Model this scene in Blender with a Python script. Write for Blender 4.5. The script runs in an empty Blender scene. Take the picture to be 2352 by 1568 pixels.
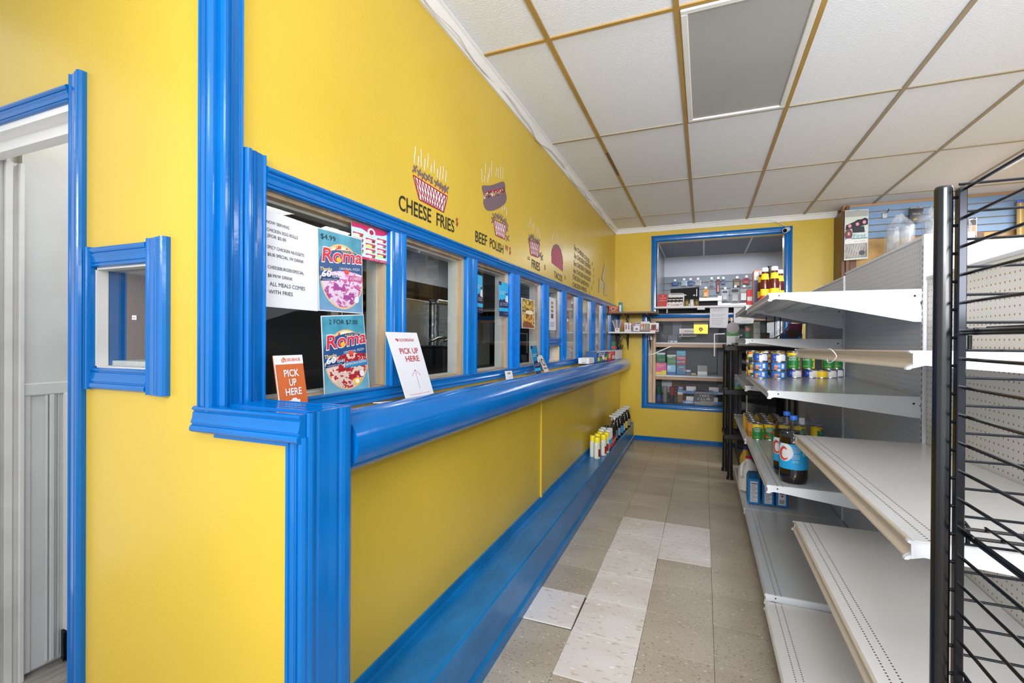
import bpy, math, random
import numpy as np
from mathutils import Vector, Matrix

# ---------------------------------------------------------------- camera, world, lights, exposure
SC = bpy.context.scene
COL = SC.collection
F_PX, YAW, PITCH, ROLL, CY = 1082.0, .3867, -.0038, .006, 782.4
HCAM = 1.352
FWD = Vector((-math.sin(YAW)*math.cos(PITCH), math.cos(YAW)*math.cos(PITCH), math.sin(PITCH)))
_r = Vector((math.cos(YAW), math.sin(YAW), 0)); _u = _r.cross(FWD)
RGT = _r*math.cos(ROLL) + _u*math.sin(ROLL); UPV = -_r*math.sin(ROLL) + _u*math.cos(ROLL)
CAMP = Vector((0, 0, HCAM))
cd = bpy.data.cameras.new('camera'); cam = bpy.data.objects.new('camera', cd); COL.objects.link(cam)
cam.matrix_world = Matrix(((RGT.x, UPV.x, -FWD.x, 0), (RGT.y, UPV.y, -FWD.y, 0), (RGT.z, UPV.z, -FWD.z, HCAM), (0, 0, 0, 1)))
cd.sensor_width = 36; cd.lens = F_PX/2352*36; cd.shift_y = (CY-784)/2352; cd.clip_start = .02
SC.camera = cam

w = bpy.data.worlds.new('overcast_sky'); SC.world = w; w.use_nodes = True
w.node_tree.nodes['Background'].inputs[0].default_value = (.93, .96, 1.0, 1)
w.node_tree.nodes['Background'].inputs[1].default_value = 1.15

def area(name, loc, target, sx, sy, power, color=(1, 1, 1)):
    l = bpy.data.lights.new(name, 'AREA'); l.shape = 'RECTANGLE'; l.size = sx; l.size_y = sy; l.energy = power; l.color = color
    o = bpy.data.objects.new(name, l); COL.objects.link(o); o.location = loc
    d = (Vector(target)-Vector(loc)).normalized()
    o.rotation_euler = d.to_track_quat('-Z', 'Y').to_euler()
    return o
area('storefront_daylight', (1.0, -2.6, 1.5), (0.2, 4, 1.2), 4.6, 2.3, 30, (1, .99, .97))
area('bounced_flash', (1.35, -.3, 1.7), (1.33, .2, 2.86), 1.4, 1.4, 112, (.93, .96, 1))
dw = area('aisle_front_fill', (.5, -2.9, 2.45), (.0, 6, .9), 2.0, .6, 40, (1, .99, .97)); dw.data.spread = math.radians(60)  # added fill with narrow spread to brighten the far aisle, no window here
area('aisle_fill', (2.4, 3.6, 2.80), (2.4, 3.6, 0), .5, 1.1, 46)  # added fill over the next aisle, no fixture built
area('rear_aisle_fill', (2.75, 5.2, 2.80), (2.2, 5.2, 0), .5, 1.1, 55)  # second added fill, lifts the dim back of the shop
area('entrance_fill', (.2, -.9, 2.80), (.2, -.9, 0), 1.2, .6, 30)  # invented overhead fill behind the camera
area('counter_room_light', (.3, 7.5, 2.72), (.3, 7.5, 0), 1.2, .5, 26, (.95, .96, 1))
area('kitchen_fill', (-2.0, 4.4, 2.7), (-2.0, 4.4, 0), .3, 1.2, 18)  # added fill so the enclosed kitchen is not black
area('partition_fill', (-1.55, 2.0, 2.7), (-1.6, 2.0, 0), .2, .8, 3)  # added fill aimed at lighting the partition behind the small window
area('hall_fill', (-2.0, 1.35, 2.58), (-2.2, 1.35, 0), .3, .3, 7)  # added fill to whiten the open door, no lamp modelled

SC.view_settings.view_transform = 'Standard'
SC.view_settings.look = 'None'
SC.view_settings.gamma = 1
SC.view_settings.use_curve_mapping = False
SC.view_settings.exposure = .0

# ---------------------------------------------------------------- helpers
def pix(u, v):
    return FWD + RGT*((u-1176)/F_PX) - UPV*((v-CY)/F_PX)
def on(ax, val, u, v):
    """point of a real plane (x, y or z = val) that stands at a given place of the 2352x1568 frame"""
    d = pix(u, v); i = 'xyz'.index(ax)
    return CAMP + d*((val-CAMP[i])/d[i])
def lin(c):
    return tuple((x/12.92 if x <= .04045 else ((x+.055)/1.055)**2.4) for x in c)
def hexc(h):
    h = h.lstrip('#'); return lin(tuple(int(h[i:i+2], 16)/255 for i in (0, 2, 4)))

class MB:
    def __init__(s): s.v = []; s.f = []; s.m = []; s.sm = []
    def add(s, vs, fs, m=0, smooth=False):
        n = len(s.v); s.v += [tuple(p) for p in vs]
        for f in fs: s.f.append(tuple(i+n for i in f)); s.m.append(m); s.sm.append(smooth)
        return s
    def box(s, x0, x1, y0, y1, z0, z1, m=0):
        x0, x1 = min(x0, x1), max(x0, x1); y0, y1 = min(y0, y1), max(y0, y1); z0, z1 = min(z0, z1), max(z0, z1)
        return s.add([(x0,y0,z0),(x1,y0,z0),(x1,y1,z0),(x0,y1,z0),(x0,y0,z1),(x1,y0,z1),(x1,y1,z1),(x0,y1,z1)],
                     [(0,3,2,1),(4,5,6,7),(0,1,5,4),(1,2,6,5),(2,3,7,6),(3,0,4,7)], m)
    def obox(s, o, a, b, c, m=0):
        o, a, b, c = map(Vector, (o, a, b, c))
        P = [o, o+a, o+a+b, o+b, o+c, o+a+c, o+a+b+c, o+b+c]
        fs = [(0,3,2,1),(4,5,6,7),(0,1,5,4),(1,2,6,5),(2,3,7,6),(3,0,4,7)]
        if a.cross(b).dot(c) < 0: fs = [f[::-1] for f in fs]
        return s.add(P, fs, m)
    def cbox(s, x0, x1, y0, y1, z0, z1, c=.003, m=0):
        """box with chamfered edges"""
        x0, x1 = min(x0, x1), max(x0, x1); y0, y1 = min(y0, y1), max(y0, y1); z0, z1 = min(z0, z1), max(z0, z1)
        V = []; idx = {}
        for ix in (0, 1):
            for iy in (0, 1):
                for iz in (0, 1):
                    X = (x0, x1)[ix]; Y = (y0, y1)[iy]; Z = (z0, z1)[iz]
                    dx = c if ix == 0 else -c; dy = c if iy == 0 else -c; dz = c if iz == 0 else -c
                    for k, p in enumerate(((X, Y+dy, Z+dz), (X+dx, Y, Z+dz), (X+dx, Y+dy, Z))):
                        idx[ix, iy, iz, k] = len(V); V.append(p)
        Fs = []
        I = lambda a, b, d, k: idx[a, b, d, k]
        for a in (0, 1):
            q = [I(a,0,0,0), I(a,1,0,0), I(a,1,1,0), I(a,0,1,0)]; Fs.append(q if a else q[::-1])
            q = [I(0,a,0,1), I(1,a,0,1), I(1,a,1,1), I(0,a,1,1)]; Fs.append(q[::-1] if a else q)
            q = [I(0,0,a,2), I(1,0,a,2), I(1,1,a,2), I(0,1,a,2)]; Fs.append(q if a else q[::-1])
        for a in (0, 1):
            for b in (0, 1):
                q = [I(a,b,0,0), I(a,b,0,1), I(a,b,1,1), I(a,b,1,0)]; Fs.append(q if (a == b) else q[::-1])
                q = [I(a,0,b,0), I(a,1,b,0), I(a,1,b,2), I(a,0,b,2)]; Fs.append(q if (a != b) else q[::-1])
                q = [I(0,a,b,1), I(1,a,b,1), I(1,a,b,2), I(0,a,b,2)]; Fs.append(q if (a == b) else q[::-1])
                for d in (0, 1):
                    q = [I(a,b,d,0), I(a,b,d,1), I(a,b,d,2)]; Fs.append(q if (a+b+d) % 2 else q[::-1])
        return s.add(V, Fs, m)
    def prism(s, pa, pb, m=0, smooth=False, caps=True):
        """two equal outlines joined along their length"""
        n = len(pa); fs = [(i, (i+1) % n, (i+1) % n+n, i+n) for i in range(n)]
        if caps: fs += [tuple(range(n))[::-1], tuple(range(n, 2*n))]
        return s.add(list(pa)+list(pb), fs, m, smooth)
    def cyl(s, p0, p1, r, r1=None, n=14, m=0, caps=True, smooth=True):
        return s.tube([p0, p1], [r, r if r1 is None else r1], n, m, caps, smooth)
    def tube(s, path, r, n=8, m=0, caps=True, smooth=True):
        P = [Vector(p) for p in path]; R = r if isinstance(r, (list, tuple)) else [r]*len(P)
        base = len(s.v); prev = None
        for i, p in enumerate(P):
            t = (P[min(i+1, len(P)-1)]-P[max(i-1, 0)]).normalized()
            if prev is None:
                a = t.cross(Vector((0, 0, 1)) if abs(t.z) < .9 else Vector((1, 0, 0))).normalized()
            else:
                a = (prev-t*prev.dot(t)).normalized()
            prev = a; b = t.cross(a)
            for k in range(n):
                th = 2*math.pi*k/n
                s.v.append(tuple(p+(a*math.cos(th)+b*math.sin(th))*R[i]))
        for i in range(len(P)-1):
            for k in range(n):
                s.f.append((base+i*n+k, base+i*n+(k+1) % n, base+(i+1)*n+(k+1) % n, base+(i+1)*n+k)); s.m.append(m); s.sm.append(smooth)
        if caps:
            s.f.append(tuple(base+k for k in range(n))[::-1]); s.m.append(m); s.sm.append(False)
            e = base+(len(P)-1)*n
            s.f.append(tuple(e+k for k in range(n))); s.m.append(m); s.sm.append(False)
        return s
    def lathe(s, prof, c=(0, 0, 0), n=20, m=0, mf=None, ph=0):
        """prof [(r, z)] from bottom to top; mf(theta 0..1, ring index) -> material index"""
        base = len(s.v)
        for r, z in prof:
            for k in range(n):
                th = 2*math.pi*(k/n)+ph
                s.v.append((c[0]+r*math.cos(th), c[1]+r*math.sin(th), c[2]+z))
        for i in range(len(prof)-1):
            for k in range(n):
                s.f.append((base+i*n+k, base+i*n+(k+1) % n, base+(i+1)*n+(k+1) % n, base+(i+1)*n+k))
                s.m.append(mf((k+.5)/n, i) if mf else m); s.sm.append(True)
        s.f.append(tuple(base+k for k in range(n))[::-1]); s.m.append(mf(0, 0) if mf else m); s.sm.append(False)
        e = base+(len(prof)-1)*n
        s.f.append(tuple(e+k for k in range(n))); s.m.append(mf(0, len(prof)-2) if mf else m); s.sm.append(False)
        return s
    def ribbon(s, pts, w, R, U, m=0, off=0):
        """flat painted stroke: pts are 3-D points in a plane spanned by R and U"""
        P = [Vector(p) for p in pts]; R = Vector(R); U = Vector(U); N = R.cross(U)
        L = []; Rr = []
        for i, p in enumerate(P):
            t = P[min(i+1, len(P)-1)]-P[max(i-1, 0)]
            if t.length < 1e-9: t = R.copy()
            t.normalize(); nrm = N.cross(t)
            ww = w[i] if isinstance(w, (list, tuple)) else w
            L.append(p+nrm*ww/2+N*off); Rr.append(p-nrm*ww/2+N*off)
        n = len(P)
        return s.add(L+Rr, [(i+n, i+1+n, i+1, i) for i in range(n-1)], m)
    def poly(s, pts, m=0):
        return s.add(pts, [tuple(range(len(pts)))], m)

def chain(o):
    m = o.matrix_basis.copy()
    while o.parent: o = o.parent; m = o.matrix_basis @ m
    return m
def obj(name, mb, mat, parent=None, world=True, sharp=35):
    me = bpy.data.meshes.new(name)
    v = mb.v
    if parent is not None and world:
        inv = chain(parent).inverted(); v = [tuple(inv @ Vector(p)) for p in v]
    me.from_pydata(v, [], mb.f)
    for mm in (mat if isinstance(mat, (list, tuple)) else [mat]): me.materials.append(mm)
    me.polygons.foreach_set('material_index', mb.m)
    me.polygons.foreach_set('use_smooth', mb.sm)
    if any(mb.sm): me.set_sharp_from_angle(angle=math.radians(sharp))
    me.update()
    o = bpy.data.objects.new(name, me); COL.objects.link(o)
    if parent is not None: o.parent = parent
    return o
def tag(o, label=None, cat=None, group=None, kind=None):
    if label: o['label'] = label
    if cat: o['category'] = cat
    if group: o['group'] = group
    if kind: o['kind'] = kind
    return o
def thing(name, label, cat, loc=(0, 0, 0), rz=0, group=None, kind=None):
    o = bpy.data.objects.new(name, None); COL.objects.link(o); o.empty_display_size = .05
    o.location = loc; o.rotation_euler = (0, 0, rz)
    return tag(o, label, cat, group, kind)
def struct(name, mb=None, mat=None, parent=None):
    if mb is None:
        o = bpy.data.objects.new(name, None); COL.objects.link(o)
    else: o = obj(name, mb, mat, parent)
    if parent is None: o['kind'] = 'structure'
    return o
KIDS = {}
def dup(root, loc, rz=0, label=None, group=None):
    r = root.copy(); COL.objects.link(r); r.location = loc; r.rotation_euler = (0, 0, rz)
    if label: r['label'] = label
    if group: r['group'] = group
    for c in [x for x in COL.objects if x.parent == root]:
        k = c.copy(); COL.objects.link(k); k.parent = r
        for g in [x for x in COL.objects if x.parent == c]:
            d = g.copy(); COL.objects.link(d); d.parent = k
    return r
def bevel(o, wd=.003, seg=2):
    b = o.modifiers.new('bevel', 'BEVEL'); b.width = wd; b.segments = seg; b.limit_method = 'ANGLE'; b.angle_limit = math.radians(40)
    return o

# ---- materials
MATS = {}
def mat(name, col, rough=.5, metal=0, noise=0, nscale=8, bump=0, bscale=120, spec=.5, coat=0, alpha=1, emit=0, stretch=(1, 1, 1), trans=0, ior=1.45):
    if name in MATS: return MATS[name]
    m = bpy.data.materials.new(name); m.use_nodes = True; nt = m.node_tree; b = nt.nodes['Principled BSDF']
    c = hexc(col) if isinstance(col, str) else col
    b.inputs['Base Color'].default_value = (*c, 1); b.inputs['Roughness'].default_value = rough; b.inputs['Metallic'].default_value = metal
    b.inputs['Specular IOR Level'].default_value = spec; b.inputs['Coat Weight'].default_value = coat; b.inputs['Alpha'].default_value = alpha
    b.inputs['Transmission Weight'].default_value = trans; b.inputs['IOR'].default_value = ior
    if emit: b.inputs['Emission Color'].default_value = (*c, 1); b.inputs['Emission Strength'].default_value = emit
    if noise or bump:
        tc = nt.nodes.new('ShaderNodeTexCoord'); mp = nt.nodes.new('ShaderNodeMapping'); mp.inputs['Scale'].default_value = stretch
        nt.links.new(tc.outputs['Object'], mp.inputs[0])
    if noise:
        n = nt.nodes.new('ShaderNodeTexNoise'); n.inputs['Scale'].default_value = nscale; n.inputs['Detail'].default_value = 5
        nt.links.new(mp.outputs[0], n.inputs['Vector'])
        r = nt.nodes.new('ShaderNodeMapRange'); r.inputs[1].default_value = .3; r.inputs[2].default_value = .7
        r.inputs[3].default_value = 1-noise; r.inputs[4].default_value = 1+noise*.6
        nt.links.new(n.outputs[0], r.inputs[0])
        mx = nt.nodes.new('ShaderNodeMix'); mx.data_type = 'RGBA'; mx.blend_type = 'MULTIPLY'; mx.inputs[0].default_value = 1
        mx.inputs[6].default_value = (*c, 1); nt.links.new(r.outputs[0], mx.inputs[7]); nt.links.new(mx.outputs[2], b.inputs['Base Color'])
    if bump:
        n2 = nt.nodes.new('ShaderNodeTexNoise'); n2.inputs['Scale'].default_value = bscale; n2.inputs['Detail'].default_value = 3
        nt.links.new(mp.outputs[0], n2.inputs['Vector'])
        bp = nt.nodes.new('ShaderNodeBump'); bp.inputs['Strength'].default_value = bump; bp.inputs['Distance'].default_value = .004
        nt.links.new(n2.outputs[0], bp.inputs['Height']); nt.links.new(bp.outputs[0], b.inputs['Normal'])
    MATS[name] = m
    return m
def C(h, rough=.45, **k):
    return mat('print_'+h.lstrip('#')+('' if rough == .45 else '_%d' % int(rough*100)), h, rough, **k)
def glass(name, tint=(1, 1, 1), rough=.0, dirt=0.0, F0=.022):
    if name in MATS: return MATS[name]
    m = bpy.data.materials.new(name); m.use_nodes = True; nt = m.node_tree; nt.nodes.remove(nt.nodes['Principled BSDF'])
    out = nt.nodes['Material Output']; t = nt.nodes.new('ShaderNodeBsdfTransparent'); t.inputs[0].default_value = (*tint, 1)
    g = nt.nodes.new('ShaderNodeBsdfGlossy'); g.inputs['Roughness'].default_value = rough
    ge = nt.nodes.new('ShaderNodeNewGeometry'); dt = nt.nodes.new('ShaderNodeVectorMath'); dt.operation = 'DOT_PRODUCT'
    nt.links.new(ge.outputs['Incoming'], dt.inputs[0]); nt.links.new(ge.outputs['Normal'], dt.inputs[1])
    def M(op, a, b):
        q = nt.nodes.new('ShaderNodeMath'); q.operation = op
        for i, v in enumerate((a, b)):
            if isinstance(v, (int, float)): q.inputs[i].default_value = v
            elif v is not None: nt.links.new(v, q.inputs[i])
        return q
    f = M('ADD', M('MULTIPLY', M('POWER', M('SUBTRACT', 1.0, M('ABSOLUTE', dt.outputs['Value'], None).outputs[0]).outputs[0], 5.0).outputs[0], .95).outputs[0], F0)
    mx = nt.nodes.new('ShaderNodeMixShader'); nt.links.new(f.outputs[0], mx.inputs[0]); nt.links.new(t.outputs[0], mx.inputs[1]); nt.links.new(g.outputs[0], mx.inputs[2])
    last = mx
    if dirt:
        d = nt.nodes.new('ShaderNodeBsdfDiffuse'); d.inputs[0].default_value = (.7, .72, .75, 1)
        m2 = nt.nodes.new('ShaderNodeMixShader')
        tc = nt.nodes.new('ShaderNodeTexCoord'); n = nt.nodes.new('ShaderNodeTexNoise'); n.inputs['Scale'].default_value = 7; n.inputs['Detail'].default_value = 8
        nt.links.new(tc.outputs['Object'], n.inputs['Vector'])
        r = nt.nodes.new('ShaderNodeMapRange'); r.inputs[1].default_value = .45; r.inputs[2].default_value = .8; r.inputs[3].default_value = dirt*.3; r.inputs[4].default_value = dirt*2
        nt.links.new(n.outputs[0], r.inputs[0]); nt.links.new(r.outputs[0], m2.inputs[0]); nt.links.new(mx.outputs[0], m2.inputs[1]); nt.links.new(d.outputs[0], m2.inputs[2]); last = m2
    nt.links.new(last.outputs[0], out.inputs[0]); MATS[name] = m
    return m
def grid_mat(name, base, dot, px, py, r, axes='yz', rough=.45, size=(1, 1), metal=0, rows=None):
    """punched sheet: a regular lattice of small dark holes (or slots) in object space"""
    m = bpy.data.materials.new(name); m.use_nodes = True; nt = m.node_tree; b = nt.nodes['Principled BSDF']
    b.inputs['Roughness'].default_value = rough; b.inputs['Metallic'].default_value = metal
    tc = nt.nodes.new('ShaderNodeTexCoord'); sp = nt.nodes.new('ShaderNodeSeparateXYZ'); nt.links.new(tc.outputs['Object'], sp.inputs[0])
    def M(op, a, b2=None):
        n = nt.nodes.new('ShaderNodeMath'); n.operation = op
        for i, q in enumerate((a, b2)):
            if q is None: continue
            if isinstance(q, (int, float)): n.inputs[i].default_value = q
            else: nt.links.new(q, n.inputs[i])
        return n.outputs[0]
    A = sp.outputs['XYZ'.index(axes[0].upper())]; B = sp.outputs['XYZ'.index(axes[1].upper())]
    fa = M('DIVIDE', M('SUBTRACT', M('FRACT', M('DIVIDE', A, px)), .5), size[0]/px)
    fb = M('DIVIDE', M('SUBTRACT', M('FRACT', M('DIVIDE', B, py)), .5), size[1]/py)
    if rows is None:
        d = M('SQRT', M('ADD', M('MULTIPLY', fa, fa), M('MULTIPLY', fb, fb)))
        mask = M('LESS_THAN', d, r)
    else:                                  # only rows of slots at given distances along the second axis
        mask = None
        for z in rows:
            k = M('MULTIPLY', M('LESS_THAN', M('ABSOLUTE', M('SUBTRACT', B, z)), size[1]), M('LESS_THAN', M('ABSOLUTE', fa), r))
            mask = k if mask is None else M('MAXIMUM', mask, k)
    mx = nt.nodes.new('ShaderNodeMix'); mx.data_type = 'RGBA'; mx.inputs[6].default_value = (*hexc(base), 1); mx.inputs[7].default_value = (*hexc(dot), 1)
    nt.links.new(mask, mx.inputs[0]); nt.links.new(mx.outputs[2], b.inputs['Base Color'])
    MATS[name] = m
    return m
def col_mat(name='printed_colours', rough=.35):
    if name in MATS: return MATS[name]
    m = bpy.data.materials.new(name); m.use_nodes = True; nt = m.node_tree; b = nt.nodes['Principled BSDF']
    a = nt.nodes.new('ShaderNodeVertexColor'); a.layer_name = 'print'; nt.links.new(a.outputs[0], b.inputs['Base Color']); b.inputs['Roughness'].default_value = rough
    MATS[name] = m; return m

def picture(name, P, img, parent, off=.0006, rough=.35):
    """flat print: P(u, v) maps 0..1 to the sheet, img is rows x cols x 3 in sRGB, top row first"""
    ny, nx, _ = img.shape; o = P(0, 0); R = P(1, 0)-o; U = P(0, 1)-o; N = R.cross(U).normalized()*off
    vs = [tuple(P(i/nx, 1-j/ny)+N) for j in range(ny+1) for i in range(nx+1)]
    fs = [((j+1)*(nx+1)+i, (j+1)*(nx+1)+i+1, j*(nx+1)+i+1, j*(nx+1)+i) for j in range(ny) for i in range(nx)]
    mb = MB().add(vs, fs)
    ob = obj(name, mb, col_mat('printed_colours' if rough == .35 else 'printed_colours_%d' % int(rough*100), rough), parent)
    at = ob.data.color_attributes.new('print', 'FLOAT_COLOR', 'CORNER')
    c = np.clip(img.reshape(-1, 3), 0, 1); c = np.where(c <= .04045, c/12.92, ((c+.055)/1.055)**2.4)
    c = np.concatenate([c, np.ones((len(c), 1))], 1); c = np.repeat(c, 4, 0).astype(np.float32)
    at.data.foreach_set('color', c.ravel())
    return ob
def text(s, O, R, U, h, m, parent, w=None, align='L', name='lettering', off=.0012, shear=0, bold=0):
    """words as flat lettering: baseline start O, unit directions R and U, cap height h, optional total width w"""
    cu = bpy.data.curves.new('t', 'FONT'); cu.body = s; cu.size = 1; cu.resolution_u = 3; cu.shear = shear; cu.offset = bold
    to = bpy.data.objects.new('t', cu); COL.objects.link(to)
    dg = bpy.context.evaluated_depsgraph_get(); me = bpy.data.meshes.new_from_object(to.evaluated_get(dg))
    bpy.data.objects.remove(to); bpy.data.curves.remove(cu)
    n = len(me.vertices)
    if n == 0: bpy.data.meshes.remove(me); return None
    co = np.empty(n*3); me.vertices.foreach_get('co', co); co = co.reshape(-1, 3)
    fs = [tuple(p.vertices) for p in me.polygons]; bpy.data.meshes.remove(me)
    k = h/.70; x0, x1 = co[:, 0].min(), co[:, 0].max(); kx = (w/(x1-x0)) if w else k
    xs = (co[:, 0]-x0)*kx
    if align == 'C': xs -= (x1-x0)*kx/2
    if align == 'R': xs -= (x1-x0)*kx
    ys = co[:, 1]*k
    O = Vector(O); R = Vector(R).normalized(); U = Vector(U).normalized(); N = R.cross(U).normalized()*off
    mb = MB().add([tuple(O+R*float(a)+U*float(b)+N) for a, b in zip(xs, ys)], fs)
    return obj(name, mb, m, parent)
class Sheet:
    """a flat sheet given by its four corners (TL, TR, BR, BL)"""
    def __init__(s, tl, tr, br, bl):
        s.c = [Vector(p) for p in (tl, tr, br, bl)]; tl, tr, br, bl = s.c
        s.R = ((tr-tl)+(br-bl)).normalized(); s.U = ((tl-bl)+(tr-br)).normalized(); s.N = s.R.cross(s.U).normalized()
        s.w = ((tr-tl).length+(br-bl).length)/2; s.h = ((tl-bl).length+(tr-br).length)/2
    def P(s, u, v):
        tl, tr, br, bl = s.c; return (bl*(1-u)+br*u)*(1-v)+(tl*(1-u)+tr*u)*v
    def board(s, name, m, parent=None, th=.0008):
        n = s.N*th; tl, tr, br, bl = s.c
        return obj(name, MB().prism([p-n for p in (bl, br, tr, tl)], [bl, br, tr, tl]), m, parent)
    def text(s, st, u, v, h, m, parent, w=None, align='L', **k):
        return text(st, s.P(u, v), s.R, s.U, h*s.h, m, parent, None if w is None else w*s.w, align, **k)
    def rect(s, u0, u1, v0, v1, m, parent, name='printed_band', off=.0007):
        n = s.N*off
        return obj(name, MB().poly([s.P(a, b)+n for a, b in ((u0, v0), (u1, v0), (u1, v1), (u0, v1))]), m, parent)
    def shape(s, pts, m, parent, name='printed_shape', off=.0009):
        n = s.N*off
        return obj(name, MB().poly([s.P(a, b)+n for a, b in pts]), m, parent)
def qsheet(ax, val, *q):
    return Sheet(*[on(ax, val, *p) for p in q])
def ell(cx, cy, rx, ry, n=20, a0=0, a1=2*math.pi):
    return [(cx+rx*math.cos(a0+(a1-a0)*i/n), cy+ry*math.sin(a0+(a1-a0)*i/n)) for i in range(n if a1-a0 > 6.28 else n+1)]

# ---- palette
YEL = mat('yellow_gloss_paint', '#CDAF38', .3, noise=.06, nscale=1.6, bump=.12, bscale=90, spec=.5)
BLU = mat('blue_gloss_paint', '#0064B0', .15, noise=.1, nscale=5, bump=.10, bscale=30, spec=.45)
BLUS = mat('blue_scuffed_paint', '#0870B0', .28, noise=.22, nscale=14, bump=.5, bscale=60, stretch=(1, .35, 1))
WHT = mat('white_gloss_paint', '#E4E4E2', .3, noise=.05, nscale=3, bump=.15, bscale=50)
OFFW = mat('dirty_white_paint', '#CFCFCC', .45, noise=.12, nscale=5)
WOOD = mat('raw_pine', '#D8B893', .6, noise=.2, nscale=5, stretch=(6, 6, .7))
WOODX = mat('raw_pine_rail', '#C49A78', .6, noise=.22, nscale=5, stretch=(.7, 6, 6))
STEEL = mat('brushed_steel', '#B9BDC2', .28, metal=1, noise=.15, nscale=6, stretch=(1, 1, .2))
FOIL = mat('crumpled_foil', '#D5D9DD', .22, metal=1, bump=1.0, bscale=40)
BLACKM = mat('black_gloss_metal', '#0B0C0F', .22, spec=.7)
BLACKP = mat('black_plastic', '#101114', .45)
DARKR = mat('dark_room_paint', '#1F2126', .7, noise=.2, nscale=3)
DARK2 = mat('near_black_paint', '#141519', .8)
PAPER = mat('white_paper', '#D8D8DE', .5)
INK = mat('black_ink', '#16161A', .6)
RED = mat('red_ink', '#C32033', .5)
GLASS = glass('clear_glass', (.93, .95, .95), 0)
PLEXI = glass('scratched_plexiglass', (.96, .97, .98), .02, dirt=.006, F0=.015)
PLAST = glass('clear_plastic_film', (.93, .94, .96), .12, dirt=.1)
METW = mat('white_enamel_steel', '#DADEE4', .3, noise=.04, nscale=10)
METG = mat('grey_enamel_steel', '#C4C9D1', .28, noise=.05, nscale=4)
METC = mat('cream_enamel_steel', '#E4E3E2', .3, noise=.05, nscale=4)

# ================================================================ SETTING
XW, YB, YN, ZC = -1.14, 6.55, .82, 2.86           # counter wall, back wall, near wall, ceiling
sk = lambda y: -.0135*(y-1.1)                      # the old counter runs slightly out of square
def vct(name, col, fleck1, fleck2, var=.1, rough=.35, scale=95):
    m = bpy.data.materials.new(name); m.use_nodes = True; nt = m.node_tree; b = nt.nodes['Principled BSDF']; b.inputs['Roughness'].default_value = rough
    g = nt.nodes.new('ShaderNodeNewGeometry'); oi = nt.nodes.new('ShaderNodeObjectInfo')
    mp = nt.nodes.new('ShaderNodeMapping'); mp.inputs['Scale'].default_value = (.6, 1.3, 1); nt.links.new(g.outputs['Position'], mp.inputs[0])
    def ramp(sc, lo, hi, c0, c1, prev=None):
        n = nt.nodes.new('ShaderNodeTexNoise'); n.inputs['Scale'].default_value = sc; n.inputs['Detail'].default_value = 3; nt.links.new(mp.outputs[0], n.inputs['Vector'])
        r = nt.nodes.new('ShaderNodeMapRange'); r.inputs[1].default_value = lo; r.inputs[2].default_value = hi; nt.links.new(n.outputs[0], r.inputs[0])
        x = nt.nodes.new('ShaderNodeMix'); x.data_type = 'RGBA'; nt.links.new(r.outputs[0], x.inputs[0])
        if prev is None: x.inputs[6].default_value = (*hexc(c0), 1)
        else: nt.links.new(prev, x.inputs[6])
        x.inputs[7].default_value = (*hexc(c1), 1); return x.outputs[2]
    a = ramp(4, .4, .75, col, fleck1); a = ramp(scale, .60, .66, None, fleck2, a); a = ramp(scale*.8, .66, .70, None, '#F0EADF' if var > .05 else '#FFFFFF', a)
    r = nt.nodes.new('ShaderNodeMapRange'); r.inputs[3].default_value = 1-var; r.inputs[4].default_value = 1+var*.5; nt.links.new(oi.outputs['Random'], r.inputs[0])
    x = nt.nodes.new('ShaderNodeMix'); x.data_type = 'RGBA'; x.blend_type = 'MULTIPLY'; x.inputs[0].default_value = 1
    nt.links.new(a, x.inputs[6]); nt.links.new(r.outputs[0], x.inputs[7]); nt.links.new(x.outputs[2], b.inputs['Base Color'])
    return m
TAN = vct('tan_vinyl_tile', '#B9AE9E', '#A99C8B', '#867866')
TILEW = vct('pale_vinyl_tile', '#E4E0DE', '#D6CDC6', '#C9BDB0', .03, .3, 40)
JOINT = mat('dark_floor_joint', '#3E362C', .8)
GREYF = mat('grey_wood_floor', '#9A948E', .5, noise=.3, nscale=6, stretch=(8, 1, 1))
floor = struct('floor', MB().box(-3.2, 4.4, -3.0, 9.2, -.06, -.004), JOINT)
T = .3048; AX, AY = -.5595, 3.6542
def tile_mesh(nm, m, h):
    me = obj(nm, MB().cbox(.0007, T-.0007, .0007, T-.0007, -.006, h, .0006), m); d = me.data; bpy.data.objects.remove(me); return d
tm = tile_mesh('t', TAN, 0); twm = tile_mesh('tw', TILEW, .0015)
white = {(0, j) for j in range(0, 6)} | {(1, 0), (1, 1), (-1, 4)}
for i in range(-1, 8):
    for j in range(-10, 10):
        o = bpy.data.objects.new('floor_tile', twm if (i, j) in white else tm); COL.objects.link(o); o.parent = floor
        o.location = (AX+T*i, AY-T*(j+1), 0)
        if (i, j) == (-1, 4): o.location = (AX-T-.004, AY-T*5+.006, .002); o.rotation_euler = (0, 0, .012)
        elif (i, j) in white: o.rotation_euler = (0, 0, random.Random(i*7+j).uniform(-.004, .004))
obj('plank_floor', MB().box(-3.2, -1.30, .83, 1.9, -.006, 0), GREYF, floor)
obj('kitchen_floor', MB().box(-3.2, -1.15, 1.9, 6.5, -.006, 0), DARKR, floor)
obj('shop_floor', MB().box(AX+8*T, 4.4, -3, 6.4, -.006, 0), TAN, floor)
obj('front_floor', MB().box(-3.2, AX+8*T, -3, AY-10*T, -.006, 0), TAN, floor)

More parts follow.
